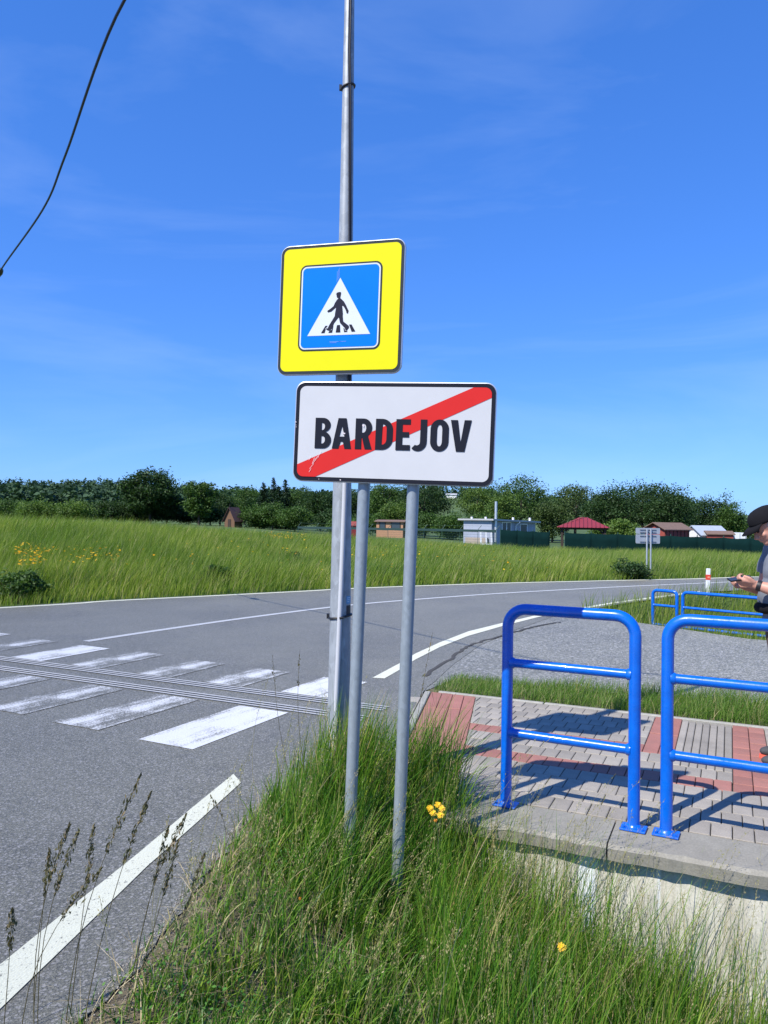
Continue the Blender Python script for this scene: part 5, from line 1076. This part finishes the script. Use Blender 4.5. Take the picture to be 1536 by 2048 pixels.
# dry thatch
N = 15000; x = r.uniform(-1.3, 2.2, N); y = r.uniform(1.6, 4.6, N); k = near_ok(x, y, -.04); x, y = x[k], y[k]; e = segdist(x, y, bank_edge); k = r.random(len(x)) < np.clip(.9-.28*e, .2, 1); x, y = x[k], y[k]
V, F = blades(np.stack([x, y, ground_z(x, y)], 1), r.uniform(.05, .17, len(x)), r.uniform(.0015, .004, len(x)), .75*r.normal(size=(len(x), 2)), 1.2, 8)
o = meshobj('dry_thatch', fastmesh('dry_thatch', V, F), leafy('straw', [(0, (.25, .19, .09)), (.5, (.42, .34, .19)), (1, (.60, .50, .32))], .7, .2)); tag(o, 'dry straw lying low between the green grass', 'grass', kind='stuff')
# broad-leaved weeds low in the grass
cs_ = []
for (wx, wy, rad, n_) in ((-.62, 2.55, .20, 260), (-.35, 2.5, .16, 200), (-.45, 3.55, .14, 130), (.55, 2.75, .22, 120), (-.1, 2.45, .14, 120), (.95, 2.9, .2, 90)):
    p = np.stack([wx+rad*r.normal(size=n_)*.6, wy+rad*r.normal(size=n_)*.6], 1); hz_ = ground_z(p[:, 0], p[:, 1])+r.uniform(.03, .20, n_); cs_.append(np.column_stack([p, hz_]))
V, F = leaf_cards(np.concatenate(cs_), .015, .8, 12, .6); o = meshobj('clover_weeds', fastmesh('clover_weeds', V, F), leafy('weed_leaf', [(0, (.035, .12, .016)), (.5, (.065, .19, .026)), (1, (.12, .26, .045))], .45, .3)); tag(o, 'small broad-leaved weeds low in the bank grass', 'weeds', kind='stuff')
# flowering stalks with panicles
def stalks(base, tip, wd, nsp, spl, seed, head=.28, spread=.010):
    r = np.random.default_rng(seed); n = len(base); V = []; F = []
    segs = 6; off = 0; side = np.stack([np.ones(n), np.zeros(n), np.zeros(n)], 1); side2 = np.stack([np.zeros(n), np.ones(n), np.zeros(n)], 1); bow = r.normal(size=(n, 3))*.03; bow[:, 2] = 0
    def pos(t): return base*(1-t)+tip*t+np.stack([(tip-base)[:, 0]*(t*t-t)*.6, (tip-base)[:, 1]*(t*t-t)*.6, (t-t*t)*.10*np.linalg.norm((tip-base)[:, :2], axis=1)], 1)+bow*np.sin(t*np.pi)
    for sd in (side, side2):
        P = np.stack([pos(k/segs) for k in range(segs+1)], 1); ww = (wd[:, None]*np.linspace(1, .45, segs+1)[None, :]*.5)[:, :, None]; A = P-sd[:, None, :]*ww; B = P+sd[:, None, :]*ww; blk = np.concatenate([A, B], 1).reshape(-1, 3); m = 2*(segs+1); o_ = (np.arange(n)*m)[:, None]
        for k in range(segs): F.append(off+o_+np.array([[k, segs+1+k, segs+2+k, k+1]]))
        V.append(blk); off += len(blk)
    ts = 1-head*r.random((n, nsp)); cen = np.stack([pos(ts[:, [j]]) if False else base*(1-ts[:, [j]])+tip*ts[:, [j]]+np.stack([(tip-base)[:, 0]*(ts[:, j]**2-ts[:, j])*.6, (tip-base)[:, 1]*(ts[:, j]**2-ts[:, j])*.6, (ts[:, j]-ts[:, j]**2)*.10*np.linalg.norm((tip-base)[:, :2], axis=1)], 1)+bow*np.sin(ts[:, [j]]*np.pi) for j in range(nsp)], 1)
    env = (np.sin(np.clip((ts-(1-head))/head, 0, 1)*np.pi*.85+.35))[:, :, None]; cen = cen+r.normal(size=cen.shape)*spread*env; cen = cen.reshape(-1, 3); dirn = (tip-base)/np.linalg.norm(tip-base, axis=1)[:, None]; T = np.repeat(dirn, nsp, 0)+r.normal(size=(n*nsp, 3))*.35; T /= np.linalg.norm(T, axis=1)[:, None]; B = np.cross(T, r.normal(size=T.shape)); B /= np.linalg.norm(B, axis=1)[:, None]; s = (spl*r.uniform(.6, 1.4, len(cen)))[:, None]
    V.append(np.stack([cen-T*s*.5, cen+B*s*.16, cen+T*s*.5, cen-B*s*.16], 1).reshape(-1, 3)); F.append(off+np.arange(len(cen)*4).reshape(-1, 4)); return np.concatenate(V), F
MST = leafy('seed_stalk', [(0, (.20, .22, .07)), (.5, (.30, .28, .11)), (1, (.46, .38, .20))], .6, .25); MST2 = leafy('seed_stalk_dark', [(0, (.06, .07, .025)), (.6, (.13, .11, .05)), (1, (.22, .165, .09))], .6, .2)
def scatter_stalks(n, xr, yr, hr, seed, cond=None):
    r = np.random.default_rng(seed); x = r.uniform(*xr, n); y = r.uniform(*yr, n); k = near_ok(x, y) if cond is None else cond(x, y); x, y = x[k], y[k]; b = np.stack([x, y, ground_z(x, y)], 1); h = r.uniform(*hr, len(x)); t = b+np.stack([h*(.22+.16*r.normal(size=len(x))), h*.15*r.normal(size=len(x)), h], 1); return b, t
sets = [scatter_stalks(430, (-.9, 1.3), (2.2, 4.6), (.30, .62), 1), scatter_stalks(150, (.45, 2.4), (2.6, 4.0), (.55, .98), 2), scatter_stalks(60, (-.7, .2), (3.9, 4.9), (.5, .8), 3), scatter_stalks(110, (.2, 1.9), (3.3, 4.3), (.5, .95), 4)]
b = np.concatenate([s[0] for s in sets]); t = np.concatenate([s[1] for s in sets]); V, F = stalks(b, t, np.full(len(b), .0022), 34, .0095, 5, .26, .011); o = meshobj('seeding_grass', fastmesh('seeding_grass', V, F), MST); tag(o, 'seeding grass stalks with loose panicles in front of the wall', 'grass', kind='stuff')
# a few tall single stalks leaning over the edge line
for i, (px, py, bx_, by_, D) in enumerate(((283, 1548, 120, 2090, 2.45), (302, 1585, 150, 2120, 2.4), (205, 1735, 40, 2100, 2.35), (140, 1645, 60, 2100, 2.45), (188, 1650, 130, 2110, 2.5), (158, 1660, 75, 2110, 2.35), (100, 1700, 60, 2090, 2.5), (25, 1815, 5, 2080, 2.4), (375, 1625, 250, 2060, 2.6), (338, 1652, 235, 2080, 2.55), (358, 1680, 245, 2060, 2.5), (410, 1705, 300, 2040, 2.7), (420, 1590, 430, 1760, 3.5), (545, 1310, 590, 1600, 4.5), (600, 1300, 620, 1600, 4.6), (865, 1265, 800, 1600, 4.3))):
    tp_ = at(px, py, D); bs = at(bx_, by_, D); zg_ = gz(bs.x, bs.y); tt = (zg_-tp_.z)/(bs.z-tp_.z); bs = tp_+(bs-tp_)*tt; zg_ = gz(bs.x, bs.y); bs.z = zg_-.01
    base = np.array([[0, 0, 0]]); tip = np.array([list(tp_-bs)]); V, F = stalks(base, tip, np.array([.0034]), 110 if D < 3 else 24, .017, 70+i, .30, .0065 if D < 3 else .006)
    o = meshobj('grass_stalk', fastmesh('grass_stalk', V, F), MST2); o.location = bs; tag(o, 'tall grass stalk with brown seed head leaning over the painted edge line' if i < 12 else 'thin tall grass stalk rising from the clump around the mast', 'grass stalk', 'tall grass stalks along the edge line' if i < 12 else 'tall grass stalks round the mast')
# hawkweed flowers
MYEL = plain('hawkweed_yellow', (.80, .48, .008), .6, 0, .12, 40); MORG = plain('hawkweed_bud', (.62, .22, .015), .7); MSTEM = plain('flower_stem', (.06, .10, .03), .7)
def flower_head(parent, p, rad, seed, mat=MYEL, tilt=None):
    r = random.Random(seed); n = Vector((r.uniform(-.4, .3), -1.0+r.uniform(-.2, .2), .75)).normalized(); a = n.orthogonal().normalized(); b = n.cross(a); m = MB(); p = Vector(p)
    for ring, (nr_, rr) in enumerate(((16, 1.0), (13, .72), (9, .42))):
        for k in range(nr_):
            q = 2*math.pi*(k+r.random()*.5)/nr_; d = (a*math.cos(q)+b*math.sin(q)); s = n.cross(d); L_ = rad*rr*r.uniform(.85, 1.15); lift = n*(.002+.003*ring); wv = rad*.13
            m.add([p+lift-s*wv*.5, p+lift+s*wv*.5, p+d*L_+lift+s*wv*.6+n*.002*ring, p+d*L_+lift-s*wv*.6+n*.002*ring], [(0, 1, 2, 3)])
    m.ell(p-n*.004, (rad*.35,)*3, 8, 6); return m.build('flower_head', mat, parent)
def hawkweed(heads, D, label, basepx):
    c = at(heads[0][0], heads[0][1], D); bs = at(basepx[0], basepx[1], D); zg_ = gz(bs.x, D); t = empty('yellow_flower', (bs.x, D, zg_), 0, label, 'flower', 'yellow flowers in the bank grass'); o_ = Vector((bs.x, D, zg_)); br_ = Vector((c.x, c.y, c.z))-o_; br_.z -= .12; br_.y += .01
    for i, (px, py, rad) in enumerate(heads):
        h_ = at(px, py, D+random.uniform(-.03, .03))-o_; sm = MB(); sm.tube([(0, 0, -.02), tuple(br_*.5+Vector((.01, 0, 0))), tuple(br_), tuple(h_)], [.0022, .002, .0016, .0012], 5) if i == 0 else sm.tube([tuple(br_), tuple((br_+h_)/2+Vector((.005, 0, -.005))), tuple(h_)], [.0016, .0014, .0012], 5); sm.build('stem', MSTEM, t); flower_head(t, h_, rad, i+int(px), MYEL if rad > .012 else MORG)
hawkweed([(876, 1610, .017), (860, 1617, .017), (884, 1617, .016), (866, 1626, .017), (881, 1630, .017), (871, 1641, .009)], 3.75, 'cluster of small yellow hawkweed blooms right of the sign poles', (880, 1780))
hawkweed([(1123, 1894, .017)], 3.05, 'single yellow hawkweed bloom low before the culvert wall', (1130, 2010))
hawkweed([(600, 1797, .007)], 3.4, 'tiny orange bud low beside the left sign pole', (602, 1860))
# bushes at the far roadside
def weed_bush(px, py, D, wpx, hpx, label, seed, mat):
    p = at(px, py, D); z = gz(p.x, D); t = empty('roadside_bush', (p.x, D, z), 0, label, 'bush', 'dark bushes at the roadside'); W_, H_ = wpx*D/FPX, hpx*D/FPX; C, P = crown_points(seed, W_, H_*1.1, H_*.5, 40, 55, W_*.09, .3); V, F = leaf_cards(P, .085, .3, seed); meshobj('foliage', fastmesh('foliage', V, F), LEAF[mat], t); m = MB()
    for c_ in C[:10]: m.tube([(0, 0, -.05), tuple(c_*.6), tuple(c_)], [.012, .008, .003], 5)
    m.build('stems', MBARK, t)
weed_bush(34, 1200, 14.6, 96, 58, 'dark leafy bush at the road edge on the meadow bank', 201, 'mid'); weed_bush(1263, 1156, 23.2, 70, 32, 'dark low bush at the feet of the grey sign posts', 202, 'dark'); weed_bush(438, 1150, 18.2, 46, 40, 'dark green weed clump halfway up the meadow bank', 203, 'mid'); weed_bush(585, 1092, 24.5, 34, 26, 'dark weed clump high on the bank below orange flowers', 204, 'mid')

r = np.random.default_rng(77); N = 2600; t_ = r.uniform(1.2, 4.9, N); xg = np.interp(t_, BY, BX)+np.abs(r.normal(size=N))*.09-.05; zg2 = np.maximum(ground_z(xg, t_), np.where(xg < np.interp(t_, BY, BX), 0.0, -9)); sz_ = r.uniform(.0015, .006, N)
oc = np.array([(1, 0, 0), (0, 1, 0), (-1, 0, 0), (0, -1, 0), (0, 0, .7), (0, 0, -.7)]); V = (np.stack([xg, t_, zg2+.001], 1)[:, None, :]+oc[None]*sz_[:, None, None]*r.uniform(.6, 1.3, (N, 6, 1))).reshape(-1, 3)
F = (np.arange(N)[:, None, None]*6+np.array([(0, 1, 4), (1, 2, 4), (2, 3, 4), (3, 0, 4), (1, 0, 5), (2, 1, 5), (3, 2, 5), (0, 3, 5)])[None]).reshape(-1, 3)
o = meshobj('edge_gravel', fastmesh('edge_gravel', V, F), leafy('gravel_stone', [(0, (.12, .11, .10)), (.5, (.24, .22, .19)), (1, (.40, .37, .32))], .9, 0.0)); tag(o, 'loose gravel and grit along the asphalt edge', 'gravel', kind='stuff')
